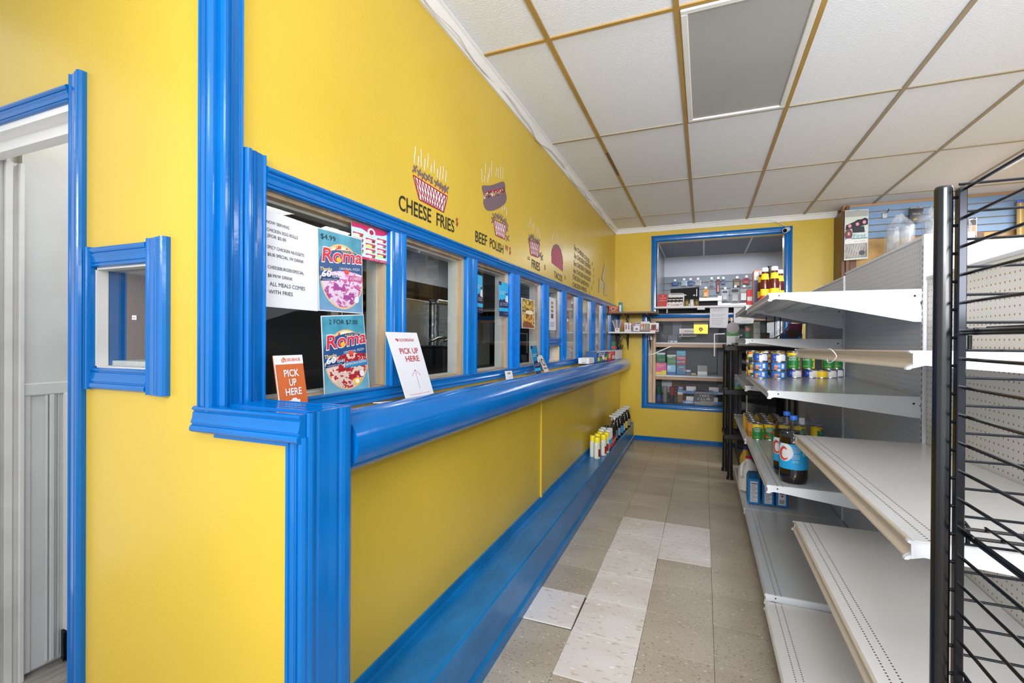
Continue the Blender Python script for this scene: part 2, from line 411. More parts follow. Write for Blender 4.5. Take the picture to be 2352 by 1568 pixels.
# ceiling: lay-in panels on tan bars
PAN = mat('ceiling_panel_fissured', '#EAEEF5', .75, noise=.04, nscale=60, bump=.55, bscale=75, stretch=(1, 2.6, 1))
BAR = mat('tan_grid_bar', '#B08E4C', .4, noise=.15, nscale=3)
ceiling = struct('ceiling', MB().box(-3.2, 4.4, -3.0, 9.2, ZC+.02, ZC+.10), mat('plenum_white', '#BFBFBD', .8))
BX, BY, SX, SY = -.7354, 2.2662, .61, 1.2192
pm = obj('p', MB().cbox(.004, SX-.004, .004, SY-.004, 0, .016, .002), PAN); pmesh = pm.data; bpy.data.objects.remove(pm)
for i in range(-1, 8):
    for j in range(-4, 4):
        if (i, j) == (1, 0): continue
        if j == 3:
            yl = YB-(BY+3*SY)
            if i == -1: obj('ceiling_panel', MB().cbox(XW, BX-.004, BY+3*SY+.004, YB, ZC+.002, ZC+.018, .002), PAN, ceiling)
            else: obj('ceiling_panel', MB().cbox(BX+SX*i+.004, BX+SX*(i+1)-.004, BY+3*SY+.004, YB, ZC+.002, ZC+.018, .002), PAN, ceiling)
            continue
        if i == -1:
            obj('ceiling_panel', MB().cbox(XW, BX-.004, BY+SY*j+.004, BY+SY*(j+1)-.004, ZC+.002, ZC+.018, .002), PAN, ceiling); continue
        o = bpy.data.objects.new('ceiling_panel', pmesh); COL.objects.link(o); o.parent = ceiling; o.location = (BX+SX*i, BY+SY*j, ZC+.002)
BAR2 = mat('stained_grid_bar', '#7C5A30', .5)
for i in range(0, 9):
    x = BX+SX*i
    if i == 0:
        obj('grid_bar', MB().box(x-.012, x+.012, -2.6, 3.80, ZC-.006, ZC+.004), BAR, ceiling)
        obj('grid_bar', MB().box(x-.012, x+.012, 3.80, 4.36, ZC-.006, ZC+.004), BAR2, ceiling)
        obj('grid_bar', MB().box(x-.012, x+.012, 4.36, YB, ZC-.006, ZC+.004), BAR, ceiling)
    else: obj('grid_bar', MB().box(x-.012, x+.012, -2.6, YB if x < 1.4 else 6.25, ZC-.006, ZC+.004), BAR if i < 3 else mat('faded_grid_bar', '#A2977F', .45), ceiling)
for j in range(-4, 4):
    y = BY+SY*j
    obj('grid_bar', MB().box(XW, 4.2, y-.011, y+.011, ZC-.005, ZC+.004), BAR if j < 1 else mat('faded_grid_bar', '#A2977F', .45), ceiling)
# light fitting in the grid
lt = thing('ceiling_light', 'unlit recessed ceiling light with a grey frosted diffuser in a white frame', 'ceiling light', (BX+SX*1.5, BY+SY*.5, ZC))
fx0, fx1, fy0, fy1 = BX+SX+.014, BX+2*SX-.014, BY+.014, BY+SY-.014
fr = MB(); q = .032
for a in ((fx0, fx1, fy0, fy0+q), (fx0, fx1, fy1-q, fy1), (fx0, fx0+q, fy0+q, fy1-q), (fx1-q, fx1, fy0+q, fy1-q)): fr.cbox(*a, ZC-.012, ZC+.012, .004)
obj('frame', fr, WHT, lt)
obj('diffuser', MB().box(fx0+q, fx1-q, fy0+q, fy1-q, ZC-.002, ZC+.004), mat('frosted_grey_diffuser', '#A9A9A7', .35, spec=.3, noise=.05, nscale=2), lt)
# cornice
cor = MB()
cp = lambda x, y, dx: [(x, y, 2.795), (x+.012*dx, y, 2.795), (x+.02*dx, y, 2.815), (x+.038*dx, y, 2.845), (x+.05*dx, y, 2.852), (x+.05*dx, y, ZC), (x, y, ZC)]
cor.prism(cp(XW, YN, 1), cp(XW, YB, 1))
struct('trim_1', cor, WHT)
cy = lambda x, y: [(x, y, 2.795), (x, y-.012, 2.795), (x, y-.02, 2.815), (x, y-.038, 2.845), (x, y-.05, 2.852), (x, y-.05, ZC), (x, y, ZC)]
struct('trim_2', MB().prism(cy(XW, YB), cy(1.43, YB)), WHT)

# ---- counter wall with nine serving windows
WIN = [(.955, 1.52), (1.615, 2.16), (2.262, 2.755), (2.895, 3.395), (3.52, 3.91), (4.03, 4.465), (4.62, 5.05), (5.22, 5.66), (5.82, 6.22)]
Z0, Z1, XB, XG, XJ = 1.165, 1.77, -1.235, -1.151, -1.19
mb = MB().box(XB, XW, YN, YB, Z1, ZC).box(XB, XW, .97, YB, 0, Z0).box(XB, XW, YN, .97, 1.10, Z0)
e = [YN]+[q for a in WIN for q in a]+[YB]
for k in range(0, len(e), 2): mb.box(XB, XW, e[k], e[k+1], Z0, Z1)
cl = lambda y: [(XW, y, 0), (-.983+sk(y), y, 0), (-.983+sk(y), y, 1.03), (XW, y, 1.03)]
mb.prism(cl(.97), cl(YB))
wall_left = struct('wall_left', mb, YEL)
obj('joint_strip', MB().cbox(-.985+sk(3.0), -.972+sk(3.0), 2.985, 3.015, .29, .955, .004), YEL, wall_left)

PROF = [(0, .008), (.03, .013), (.08, .016), (.13, .015), (.16, .011), (.20, .010), (.24, .013), (.45, .0145), (.58, .018), (.62, .0185), (.65, .015), (.69, .015), (.73, .019), (.80, .022), (.90, .022), (.95, .019), (1, .012)]
def casing(A, B, wd, nd, width, mb=None, th=1.0):
    """fluted moulding from A to B, its width along wd and its face along nd"""
    A, B, wd, nd = map(Vector, (A, B, wd, nd)); mb = mb or MB()
    out = [(0, -.004)]+[(a, t*th) for a, t in PROF]+[(1, -.004)]
    pa = [A+wd*(a*width)+nd*t for a, t in out]; pb = [B+wd*(a*width)+nd*t for a, t in out]
    if (B-A).dot(wd.cross(nd)) < 0: pa, pb = pb, pa
    return mb.prism(pa[::-1], pb[::-1])
X = (1, 0, 0); Y = (0, 1, 0); Z = (0, 0, 1); mY = (0, -1, 0); mZ = (0, 0, -1); mX = (-1, 0, 0)
# continuous head, sill and corner mouldings
struct('trim_3', casing((XW, .955, Z1-.002), (XW, YB, Z1-.002), Z, X, .061), BLU)
struct('trim_4', casing((XW, .98, Z0+.004), (XW, YB, Z0+.004), mZ, X, .055), BLU)
struct('trim_5', casing((XW, .957, 1.16), (XW, .957, 1.855), mY, X, .071), BLU)
c = casing((XW, .886, 1.165), (XW, .886, ZC), mY, X, .066); casing((-1.193, YN, 1.165), (-1.193, YN, ZC), X, mY, .055, c); struct('trim_6', c, BLU)
BW = mat('blue_worn_edge_paint', '#0C70CC', .18, noise=.12, nscale=30)
for n, (a, b) in enumerate(WIN):
    wd = struct('window_%d' % (n+1))
    wd.location = (XW, (a+b)/2, Z0)
    jm = MB().box(XJ, XG-.004, b-.008, b+.001, Z0, Z1).box(XJ, XG-.004, a-.001, a+.008, Z0, Z1).box(XJ, XG-.004, a+.008, b-.008, Z1-.012, Z1).box(XJ, XG-.004, a+.008, b-.008, Z0, Z0+.008)
    lb = MB().box(XG, XW, b-.001, b+.001, Z0, Z1).box(XG, XW, a-.001, a+.001, Z0, Z1).box(XG, XW, a, b, Z1-.001, Z1+.001).box(XG, XW, a, b, Z0-.001, Z0+.001)
    obj('reveal', lb, BLU, wd)
    obj('jamb', jm, WOOD, wd)
    st = MB().box(XB-.002, XJ, b-.012, b-.001, Z0, Z1).box(XB-.002, XJ, a+.001, a+.012, Z0, Z1).box(XB-.002, XJ, a+.012, b-.012, Z1-.02, Z1).box(XB-.002, XJ, a+.012, b-.012, Z0, Z0+.012)
    obj('sash', st, OFFW, wd)
    if n == 4:
        obj('glass_pane', MB().box(XG-.003, XG, a+.001, b-.001, 1.36, Z1-.001), GLASS, wd)
        cr = MB(); casing((XW-.01, a, 1.30), (XW-.01, b, 1.30), Z, X, .062, cr); cr.box(XJ, XW-.012, a+.001, b-.001, 1.305, 1.36)
        obj('rail', cr, BLU, wd)
    else:
        obj('glass_pane', MB().box(XG-.003, XG, a+.001, b-.001, Z0+.001, Z1-.001), GLASS, wd)
    if n < len(WIN)-1:
        na = WIN[n+1][0]; obj('casing', casing((XW, b, Z0), (XW, b, Z1), Y, X, na-b, th=1.05), BW if n > 1 else BLU, wd)
    else: obj('casing', casing((XW, b, Z0), (XW, b, Z1), Y, X, .09), BW, wd)

# counter: round rail, flat top, foot ledge and the blue end post
def rail(y, n=26, r=.083):
    zc = 1.072-.0085*(y-1); xc = -.905+sk(y)
    return [(xc+r*math.cos(t), y, zc+r*math.sin(t)) for t in (2*math.pi*k/n for k in range(n))]
cnt = thing('counter_rail', 'big round blue counter rail running along under the serving windows', 'counter', (-.95, 3.7, 1.0))
R0, R1 = rail(.972), rail(6.28)
mbr = MB().prism(R0[::-1], R1[::-1], 0, True)
obj('round_rail', mbr, BLU, cnt)
ct = lambda y: [(XW, y, 1.03), (-.92+sk(y), y, 1.03), (-.92+sk(y), y, 1.106-.004*(y-1)), (XW, y, 1.106-.004*(y-1))]
obj('counter_top', MB().prism(ct(.972), ct(YB)), mat('worn_cream_top', '#CDBFA6', .4, noise=.2, nscale=9), cnt)
led = lambda y: [(-1.0+sk(y), y, 0), (-.800+sk(y), y, 0), (-.800+sk(y), y, .245-.003*(y-1)), (-.806+sk(y), y, .252-.003*(y-1)), (-.97+sk(y), y, .255-.003*(y-1)), (-.976+sk(y), y, .265), (-.976+sk(y), y, .30), (-1.0+sk(y), y, .305)]
struct('trim_7', MB().prism(led(.96), led(YB-.001)), BLUS)
obj('shoe_strip', MB().prism([(-.801+sk(.97), .97, 0), (-.789+sk(.97), .97, 0), (-.789+sk(.97), .97, .05), (-.801+sk(.97), .97, .06)], [(-.801+sk(6.54), 6.54, 0), (-.789+sk(6.54), 6.54, 0), (-.789+sk(6.54), 6.54, .05), (-.801+sk(6.54), 6.54, .06)]), BLUS, bpy.data.objects['trim_7'])
post = MB(); casing((-.842, .818, 0), (-.842, .818, 1.18), Y, X, .142, post, th=.7); post.box(-.985, -.843, .83, .972, 0, 1.17)
casing((-.892, YN+.004, 0), (-.892, YN+.004, 1.125), X, mY, .058, post); post.box(-.9, -.843, YN-.004, .84, 0, 1.17)
struct('trim_8', post, BLU)
cap = MB(); casing((-1.197, YN-.008, 1.178), (-.838, YN-.008, 1.178), mZ, mY, .066, cap)
cap.box(XW, -.846, YN-.006, .97, 1.10, 1.176)
for yy in (.845, .868, .893, .915, .945): cap.box(XW, -.846, yy, yy+.009, 1.176, 1.181)
struct('trim_9', cap, BLU)

# ---- near wall with a doorway and a small window
DX0, DX1 = -2.50, -1.77
SWX0, SWX1, SZ0, SZ1 = -1.655, -1.400, 1.262, 1.553
nw = MB()
for x0, x1, z0, z1 in ((-3.2, DX0, 0, ZC), (DX0, DX1, 2.055, ZC), (DX1, SWX0, 0, ZC), (SWX0, SWX1, 0, SZ0), (SWX0, SWX1, SZ1, ZC), (SWX1, XB, 0, ZC)): nw.box(x0, x1, YN, YN+.13, z0, z1)
nw.box(XB, -.846, YN, .97, 0, 1.10)
struct('wall_front', nw, YEL)
dc = MB(); casing((-1.768, YN, 0), (-1.768, YN, 2.135), X, mY, .068, dc); casing((-2.6, YN, 2.055), (-1.768, YN, 2.055), Z, mY, .052, dc)
struct('trim_10', dc, BLU)
door = struct('door_1'); door.location = (-2.47, 1.0, 0)
hj = MB().box(DX0, DX1, YN-.004, .95, 2.035, 2.058).box(DX0, DX1, .86, .90, 2.0, 2.035).box(DX1-.012, DX1, YN-.004, .95, 0, 2.035).box(DX0, DX0+.012, YN-.004, .95, 0, 2.035)
obj('door_frame', hj, WHT, door)
lj = MB().box(-2.488, -2.47, .84, .985, 0, 2.02)
for y0, y1, t in ((.90, .915, .02), (.93, .955, .012), (.968, .985, .022)): lj.cbox(-2.472, -2.472+t, y0, y1, 0, 2.02, .003)
obj('left_jamb', lj, OFFW, door)
leaf = MB().box(-2.50, -2.474, .985, 1.75, .02, 2.6)
leaf.cbox(-2.476, -2.462, .985, 1.75, 1.115, 1.165, .004).cbox(-2.476, -2.466, .985, 1.01, .02, 1.12, .003)
for y0, y1, t in ((1.055, 1.063, .008), (1.066, 1.080, .016), (1.083, 1.088, .009), (1.095, 1.10, .006)): leaf.cbox(-2.476, -2.474+t, y0, y1, .03, 1.115, .002)
obj('door_leaf', leaf, mat('grey_white_paint', '#C6C8C9', .4, noise=.08, nscale=4), door)
bd = on('y', 1.125, 132, 905)
obj('white_board', MB().cbox(-2.474, -2.425, 1.112, 1.135, .13, 1.118, .003), WHT, door)
obj('floor_bolt', MB().box(-2.474, -2.43, 1.108, 1.135, .01, .128).box(-2.45, -2.442, 1.102, 1.11, .01, .128), BLACKM, door)
hall = MB().box(-2.52, -1.74, 1.75, 1.78, 0, ZC).box(-2.56, -2.5, .95, 1.78, 0, ZC).box(-1.74, -1.72, .95, 1.78, 0, ZC).box(-2.56, -1.72, .95, 1.78, ZC-.25, ZC-.2)
struct('wall_hall', hall, mat('hall_grey_paint', '#C9CACB', .5, noise=.06, nscale=3))
sw = struct('window_10'); sw.location = (-1.53, YN, SZ0)
cs = MB(); casing((SWX1-.002, YN, 1.195), (SWX1-.002, YN, 1.618), X, mY, .085, cs)
casing((SWX0-.002, YN, SZ1), (SWX1, YN, SZ1), Z, mY, .058, cs, .8); casing((SWX0-.002, YN, SZ0), (SWX1, YN, SZ0), mZ, mY, .062, cs, .8)
casing((SWX0-.032, YN, 1.199), (SWX0-.032, YN, 1.612), X, mY, .031, cs); obj('casing', cs, BLU, sw)
obj('jamb', MB().box(SWX0, SWX0+.006, YN, .85, SZ0, SZ1).box(SWX1-.006, SWX1, YN, YN+.13, SZ0, SZ1).box(SWX0, SWX1, YN, YN+.13, SZ0, SZ0+.004).box(SWX0, SWX1, YN, YN+.13, SZ1-.006, SZ1), OFFW, sw)
obj('blue_stop', MB().box(SWX0, SWX0+.006, .852, .897, SZ0, SZ1-.006), BLU, sw)
obj('glass_pane', MB().box(SWX0+.006, SWX1-.006, .848, .851, SZ0, SZ1), GLASS, sw)
obj('sill', MB().box(SWX0+.006, SWX1-.006, .86, .945, SZ0, SZ0+.018), OFFW, sw)
obj('inner_liner', MB().box(SWX0, SWX0+.006, .897, .95, SZ0, SZ1), C('#8A7470'), sw)

# ---- back wall with the pass-through and the glazed counter below it
UX0, UX1, UZ0, UZ1 = -.577, .895, 1.70, 2.655; LX0, LX1, LZ0, LZ1 = -.69, .90, .508, 1.645
bw = MB()
for x0, x1, z0, z1 in ((-1.3, LX0, 0, ZC), (LX0, UX0, LZ1, ZC), (UX0, UX1, UZ1, ZC), (UX1, 1.5, 0, ZC), (LX0, UX1, 0, LZ0), (UX0, UX1, LZ1, UZ0)): bw.box(x0, x1, YB, YB+.12, z0, z1)
bw.box(1.5, 4.4, YB, YB+.12, 0, ZC)
wall_back = struct('wall_back', bw, YEL)
t1 = MB(); casing((-.578, YB, 1.70), (-.578, YB, 2.735), mX, mY, .078, t1); casing((-.656, YB, UZ1), (.982, YB, UZ1), Z, mY, .082, t1); casing((.897, YB, .45), (.897, YB, 2.735), X, mY, .085, t1)
struct('trim_11', t1, BLU)
t2 = MB(); casing((-.69, YB, .436), (-.69, YB, 1.69), mX, mY, .08, t2); casing((-.77, YB, LZ0), (.98, YB, LZ0), mZ, mY, .072, t2); casing((-.72, YB, 1.642), (.897, YB, 1.642), Z, mY, .055, t2)
struct('trim_12', t2, BLU)
bb = MB(); casing((-.86, YB, 0), (1.42, YB, 0), Z, mY, .06, bb); struct('baseboard_back', bb, BLU)
struct('trim_13', casing((-1.135, YB, 1.19), (-1.135, YB, 1.70), X, mY, .07), BLU)
# the room behind the counter
BLUEG = mat('lilac_white_paint', '#C3C8D6', .55, noise=.04, nscale=2)
rm = MB().box(-.9, 2.4, 8.5, 8.55, 0, 2.95).box(2.3, 2.4, 6.67, 8.5, 0, 2.95).box(-.9, 2.4, 6.67, 8.5, -.004, 0.002)
struct('wall_rear', rm, BLUEG)
struct('wall_side', MB().box(-.72, -.64, 6.67, 8.5, 0, 2.95), mat('sheet_steel_wall', '#9EA2A8', .3, metal=.6, noise=.15, nscale=3))
c2 = struct('ceiling_rear', MB().box(-.9, 2.4, 6.67, 8.6, 2.76, 2.80), mat('grey_tiles', '#85868C', .7))
for k in range(5): obj('grid_bar', MB().box(-.62+.61*k-.012, -.62+.61*k+.012, 6.67, 8.5, 2.752, 2.762), OFFW, c2)
obj('edge_bar', MB().box(-.64, 2.3, 8.47, 8.5, 2.735, 2.762), OFFW, c2)
sl = struct('trim_14'); SLG = mat('slate_slatwall', '#76828F', .5); GRV = mat('slat_groove_tan', '#B58E70', .6)
for k in range(6):
    z = 2.43-.115*k; obj('slat', MB().cbox(-.64, 2.3, 8.47, 8.499, z-.112, z-.006, .003), SLG if k < 4 else METW, sl)
obj('groove_back', MB().box(-.64, 2.3, 8.492, 8.4995, 1.74, 2.43), GRV, sl)
# kitchen behind the serving windows
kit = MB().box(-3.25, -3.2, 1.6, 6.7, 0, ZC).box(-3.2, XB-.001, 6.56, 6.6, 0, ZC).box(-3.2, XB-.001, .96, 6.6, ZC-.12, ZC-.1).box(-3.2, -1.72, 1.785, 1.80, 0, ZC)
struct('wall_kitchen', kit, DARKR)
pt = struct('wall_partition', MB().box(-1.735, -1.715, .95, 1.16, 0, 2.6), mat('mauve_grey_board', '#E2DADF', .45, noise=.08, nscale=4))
obj('kitchen_shade_board', MB().box(-1.735, -1.713, 1.16, 1.80, 0, 2.7), DARK2, pt)  # near-black stretch of partition, stands in for kitchen shade behind the first window
# right-hand shop wall
struct('wall_right', MB().box(4.3, 4.4, 1.5, 6.6, 0, ZC), YEL)

# ================================================================ GONDOLA SHELVING
PEGG = grid_mat('grey_pegboard', '#CCD2DC', '#A08F7A', .0254, .0254, .115, 'yz', .4, (.0254, .0254))
PEGC = grid_mat('cream_pegboard', '#E2E1DC', '#97704A', .0254, .0254, .0033/.0254, 'yz', .45, (.0254, .0254))
UPS = grid_mat('slotted_upright', '#D2D5D9', '#5A5D63', .02, .0254, .30, 'xz', .35, (.016, .012))
def deck_mat(nm, base, rows):
    return grid_mat(nm, base, '#4A4843', .012, 1, .21, 'yx', .17, (.012, .0022), rows=rows)
DKG = deck_mat('grey_slotted_deck', '#C8CDD4', (.035, .058)); DKC = deck_mat('cream_slotted_deck', '#E6E6E7', (.035, .060))
XK = .857
def shelf(parent, x0, z, y0, y1, dm, bm, cm, zb=.14, lip=.036, ribs=0, cream=False, x1=XK, rise=0):
    """one deck with its front channel, end brackets and underside ribs; local frame at the front corner so the slots follow the front"""
    e = bpy.data.objects.new('shelf', None)
    d = MB().cbox(.004, x1-x0, .003, y1-y0-.003, -.013, 0, .002)
    e = obj('shelf', d, dm, parent, False); e.location = Vector((x0, y0, z+rise))-parent.location; e.rotation_euler = (-rise/(y1-y0), 0, 0)
    L = y1-y0; W = x1-x0
    f = MB(); c = [(.006, -.001), (-.004, 0), (-.008, -.006), (-.0035, -.012), (-.0035, -lip+.01), (-.008, -lip+.004), (-.006, -lip), (.006, -lip)]
    if cream: c = [(.008, -.001), (-.003, 0), (-.004, -.003), (.003, -.008), (.006, -.016), (.003, -.024), (-.007, -.032), (-.008, -.036), (-.003, -.036), (.010, -.026)]
    f.prism([(a, .012, b) for a, b in c], [(a, L-.012, b) for a, b in c]); obj('price_channel', f, mat('tan_price_channel', '#CBBFAE', .35) if cream else cm, e, False)
    for y in (.001, L-.013): obj('end_cap', MB().prism([(a*1.25-.001, y, b*1.08) for a, b in c], [(a*1.25-.001, y+.012, b*1.08) for a, b in c]), bm, e, False)
    for y in (0.0, L-.0035):
        br = MB()
        o = [(.0, -.001), (W-.006, -.001), (W-.006, -zb*.35), (W-.012, -zb*.42), (W-.006, -zb*.55), (W-.006, -zb), (W-.03, -zb), (.07, -.034), (.02, -.03), (.0, -lip)]
        br.prism([(a, y, b) for a, b in o][::-1], [(a, y+.0035, b) for a, b in o][::-1])
        br.cyl((.035, y-.0006, -.014), (.035, y+.001, -.014), .0035, n=8, m=1); br.cyl((W-.03, y-.0006, -.03), (W-.03, y+.001, -.03), .0045, n=8, m=1)
        obj('bracket', br, [bm, DARK2], e, False)
    for k in range(ribs):
        x = .10+k*.115
        rb = MB().prism([(x, .006, -.013), (x+.05, .006, -.013), (x+.042, .006, -.034), (x+.008, .006, -.034)][::-1], [(x, L-.006, -.013), (x+.05, L-.006, -.013), (x+.042, L-.006, -.034), (x+.008, L-.006, -.034)][::-1])
        obj('rib', rb, bm, e, False)
    return e
def gondola(name, label, y0, y1, top, shelves, peg, dm, bm, cm, base_x, base_z, base_top_m, lip=.036):
    g = thing(name, label, 'shelving', (XK, y0, 0), 0, 'shelving units along the aisle')
    pb = MB().cbox(XK+.004, XK+.016, y0+.012, y1-.012, .10, top, .002); obj('back_panel', pb, peg, g)
    obj('top_rail', MB().cbox(XK-.002, XK+.02, y0+.012, y1-.012, top-.001, top+.012, .003), bm, g)
    up = MB().cbox(XK-.006, XK+.03, y0-.014, y0+.012, 0, top+.012, .003); obj('upright', up, bm, g)
    slots = MB()
    for k in range(int(top/.0254)-6): slots.box(XK-.0066, XK-.005, y0-.004, y0+.002, .14+.0254*k, .155+.0254*k)
    obj('slots', slots, mat('slot_shadow_grey', '#6E7278', .6), g)['kind'] = 'stuff'
    obj('back_cover', MB().cbox(XK+.03, XK+.04, y0, y1, .05, top, .002), bm, g)
    b = MB().cbox(base_x+.03, XK, y0+.01, y1-.01, .0, base_z-.05, .004); obj('kick_plate', b, mat('brown_kick_plate', '#5E5058', .5), g)
    shelf(g, base_x, base_z, y0+.004, y1-.004, dm, bm, cm, zb=.05, lip=lip)
    for sx, sz, zb, nr, *rs in shelves: shelf(g, sx, sz, y0+.004, y1-.004, dm, bm, cm, zb, lip, nr, bool(rs), rise=rs[0] if rs else 0)
    return g
GA = gondola('gondola_shelving', 'grey pegboard shelving unit holding blue tins, tomato cans and two cola bottles', 2.49, 3.71, 1.79,
        [(.287, 1.575, .14, 4), (.287, 1.118, .09, 0), (.287, .676, .09, 0)], PEGG, DKG, METW, METG, .283, .165, DKG)
GC = gondola('gondola_shelving', 'grey shelving unit at the far end of the run beside the black rack', 3.72, 4.94, 1.77,
        [(.282, 1.605, .10, 2), (.282, 1.365, .09, 0), (.282, 1.03, .09, 0), (.282, .655, .09, 0)], PEGG, DKG, METW, METG, .280, .16, DKG)
GN = gondola('gondola_shelving', 'empty cream pegboard shelving unit nearest the black wire rack', 1.175, 2.478, 1.612,
        [(.389, 1.314, .06, 0, .02), (.389, .925, .06, 0, .026), (.387, .532, .06, 0, .001)], PEGC, DKC, METW, METC, .277, .142, DKC, .036)
# uprights at the far end of the run, end panel and the bracket of the other face
obj('upright', MB().cbox(XK-.006, XK+.03, 4.928, 4.954, 0, 1.78, .003), METW, GC)
obj('end_panel', MB().cbox(XK+.018, XK+.16, 2.478, 2.488, 1.615, 1.80, .002), METW, GA)
ob = [(XK+.04, 1.765), (XK+.5, 1.765), (XK+.5, 1.735), (XK+.04, 1.655)]
obj('rear_bracket', MB().prism([(a, 2.489, b) for a, b in ob][::-1], [(a, 2.494, b) for a, b in ob][::-1]), METW, GA)
obj('rear_shelf', MB().cbox(XK+.04, XK+.5, 2.495, 3.70, 1.752, 1.766, .002), METW, GA)
wire = [on('y', 2.36, 1924+30*math.cos(t), 826+28*math.sin(t)) for t in (0, .3)]
tie = MB(); cxp = on('x', .382, 1918, 814)
tie.tube([cxp+Vector((-.006-.010*abs(math.sin(t)), .05*math.cos(t), .022*math.sin(t)-.004)) for t in (math.pi*(.28+1.5*k/16) for k in range(17))], .0014, 6)
obj('loose_tie', tie, PAPER, GN)

# ---- black wire rack in front
rk = thing('wire_rack', 'black wire grid display rack with a round front post beside the cream shelving', 'rack', (.40, 1.04, 0))
px, py = .3835, 1.04
obj('round_post', MB().cyl((px, py, .02), (px, py, 1.616), .0128, n=24).lathe([(.0128, 0), (.011, .004), (.004, .006)], (px, py, 1.616), 24), BLACKM, rk)
obj('square_post', MB().cbox(px+.0165, px+.0285, py-.012, py+.004, .02, 1.614, .0015), mat('black_chrome', '#2A2C31', .15, metal=.8), rk)
weld = MB()
for k in range(33): weld.cyl((px, py, 1.60-.0483*k), (px+.02, py, 1.60-.0483*k), .003, n=6)
obj('spacer_weld', weld, BLACKM, rk)['kind'] = 'stuff'
for k in range(33):
    z = 1.612-.0483*k
    obj('side_wire', MB().cyl((px+.026, py, z), (px+.026, .42, z), .0028, n=8), BLACKM, rk)
xv = px+.036; yb = py+.022
obj('upright_wire', MB().cyl((xv, yb, .02), (xv, yb, 1.62), .0032, n=8), BLACKM, rk)
obj('upright_wire', MB().cyl((xv+.33, yb, .02), (xv+.33, yb, 1.62), .0032, n=8), BLACKM, rk)
obj('upright_wire', MB().cyl((px+.026, .44, .0), (px+.026, .44, 1.62), .006, n=8), BLACKM, rk)
obj('upright_wire', MB().cyl((xv+.6, yb, .0), (xv+.6, yb, 1.62), .006, n=8), BLACKM, rk)
for k in range(33):
    z = 1.627-.0483*k
    obj('back_wire', MB().cyl((xv-.008, yb-.004, z), (xv+.62, yb-.004, z), .0024, n=8), METB if False else mat('black_chrome', '#2A2C31', .15, metal=.8), rk)
for zs in (1.372, 1.033, .768, .42):
    sh = MB()
    for yy in (py-.004, py-.05, py-.2, py-.4): sh.cyl((px+.022, yy, zs), (px+.65, yy, zs), .003, n=8)
    sh.cyl((px+.026, py, zs-.006), (px+.026, .42, zs-.006), .0032, n=8)
    for xx in [.06+.05*i for i in range(11)]: sh.cyl((px+xx, py, zs+.004), (px+xx, .42, zs+.004), .0022, n=6)
    sh.tube([(xv+.004, yb, zs+.004), (xv+.01, yb, zs-.004), (xv+.01, yb, zs-.035)], .0034, 8)
    obj('wire_shelf', sh, BLACKM, rk)['kind'] = 'stuff'

# ---- black plastic rack at the far end of the aisle
br = thing('plastic_rack', 'black plastic shelf rack between the aisle shelving and the back wall', 'rack', (.4, 5.3, 0))
for (x, y) in ((.21, 5.36), (.245, 5.05), (.80, 5.05), (.80, 5.36)):
    p = MB()
    for z0, z1, r0, r1 in ((0, .03, .034, .03), (.03, .40, .026, .021), (.40, .44, .03, .03), (.44, .84, .025, .021), (.84, .89, .03, .03), (.89, 1.26, .025, .021), (1.26, 1.31, .03, .03)): p.cyl((x, y, z0), (x, y, z1), r0, r1, 14)
    obj('post', p, BLACKP, br)
for z in (.44, .875, 1.30):
    s = MB()
    for a in ((.19, .84, 5.02, 5.06), (.19, .84, 5.35, 5.39), (.19, .23, 5.06, 5.35), (.80, .84, 5.06, 5.35)): s.cbox(*a, z-.05, z, .004)
    for k in range(9): s.box(.24+.065*k, .275+.065*k, 5.06, 5.35, z-.012, z)
    for k in range(4): s.box(.23, .80, 5.09+.07*k, 5.115+.07*k, z-.012, z)
    obj('tray', s, BLACKP, br)

# ================================================================ PRODUCTS
def can_prof(r, h): return [(r*.93, 0), (r*.98, .002), (r*.98, .004), (r*.955, .006), (r*.955, h-.006), (r*.98, h-.004), (r*.98, h-.001), (r*.90, h-.0005), (r*.88, h-.003)]
def can(name, label, cat, loc, r, h, mf, mats, rz=0, group=None, words=(), rings=None):
    """tin: mf(theta, height) -> material index for the paper label; theta .75 faces the camera side"""
    rings = rings or 12
    prof = [(r*.93, 0), (r*.98, .002), (r*.98, .004)]+[(r*.955, .006+(h-.012)*k/rings) for k in range(rings+1)]+[(r*.98, h-.004), (r*.98, h-.001), (r*.90, h-.0005), (r*.88, h-.003)]
    def f(t, i):
        if i < 3 or i >= rings+3: return 0
        return mf(t, (i-2.5)/rings)
    t = thing(name, label, cat, loc, rz, group)
    obj('can_body', MB().lathe(prof, n=32, mf=f), mats, t, False)
    for s, th, z, hh, ww, m in words: curved(s, t, r*.965, th, z, hh, ww, m)
    return t
def curved(s, parent, r, th, z, h, w, m, name='lettering'):
    """lettering wrapped round a can or bottle; th 0..1 is its centre angle"""
    cu = bpy.data.curves.new('t', 'FONT'); cu.body = s; cu.size = 1; cu.resolution_u = 2
    to = bpy.data.objects.new('t', cu); COL.objects.link(to)
    dg = bpy.context.evaluated_depsgraph_get(); me = bpy.data.meshes.new_from_object(to.evaluated_get(dg))
    bpy.data.objects.remove(to); bpy.data.curves.remove(cu)
    co = [v.co.copy() for v in me.vertices]; fs = [tuple(p.vertices) for p in me.polygons]; bpy.data.meshes.remove(me)
    x0 = min(c.x for c in co); x1 = max(c.x for c in co); k = w/(x1-x0); c0 = 2*math.pi*th
    vs = [((r+.0006)*math.cos(c0+((c.x-x0)*k-w/2)/r), (r+.0006)*math.sin(c0+((c.x-x0)*k-w/2)/r), z+c.y*h/.7) for c in co]
    return obj(name, MB().add(vs, fs), m, parent, False)
TIN = mat('tinplate', '#C9CACC', .25, metal=1)
GRN, YLB, BLL, NAV = C('#1E7E3E'), C('#F0CB28'), C('#2E62C8'), C('#1B2A66')
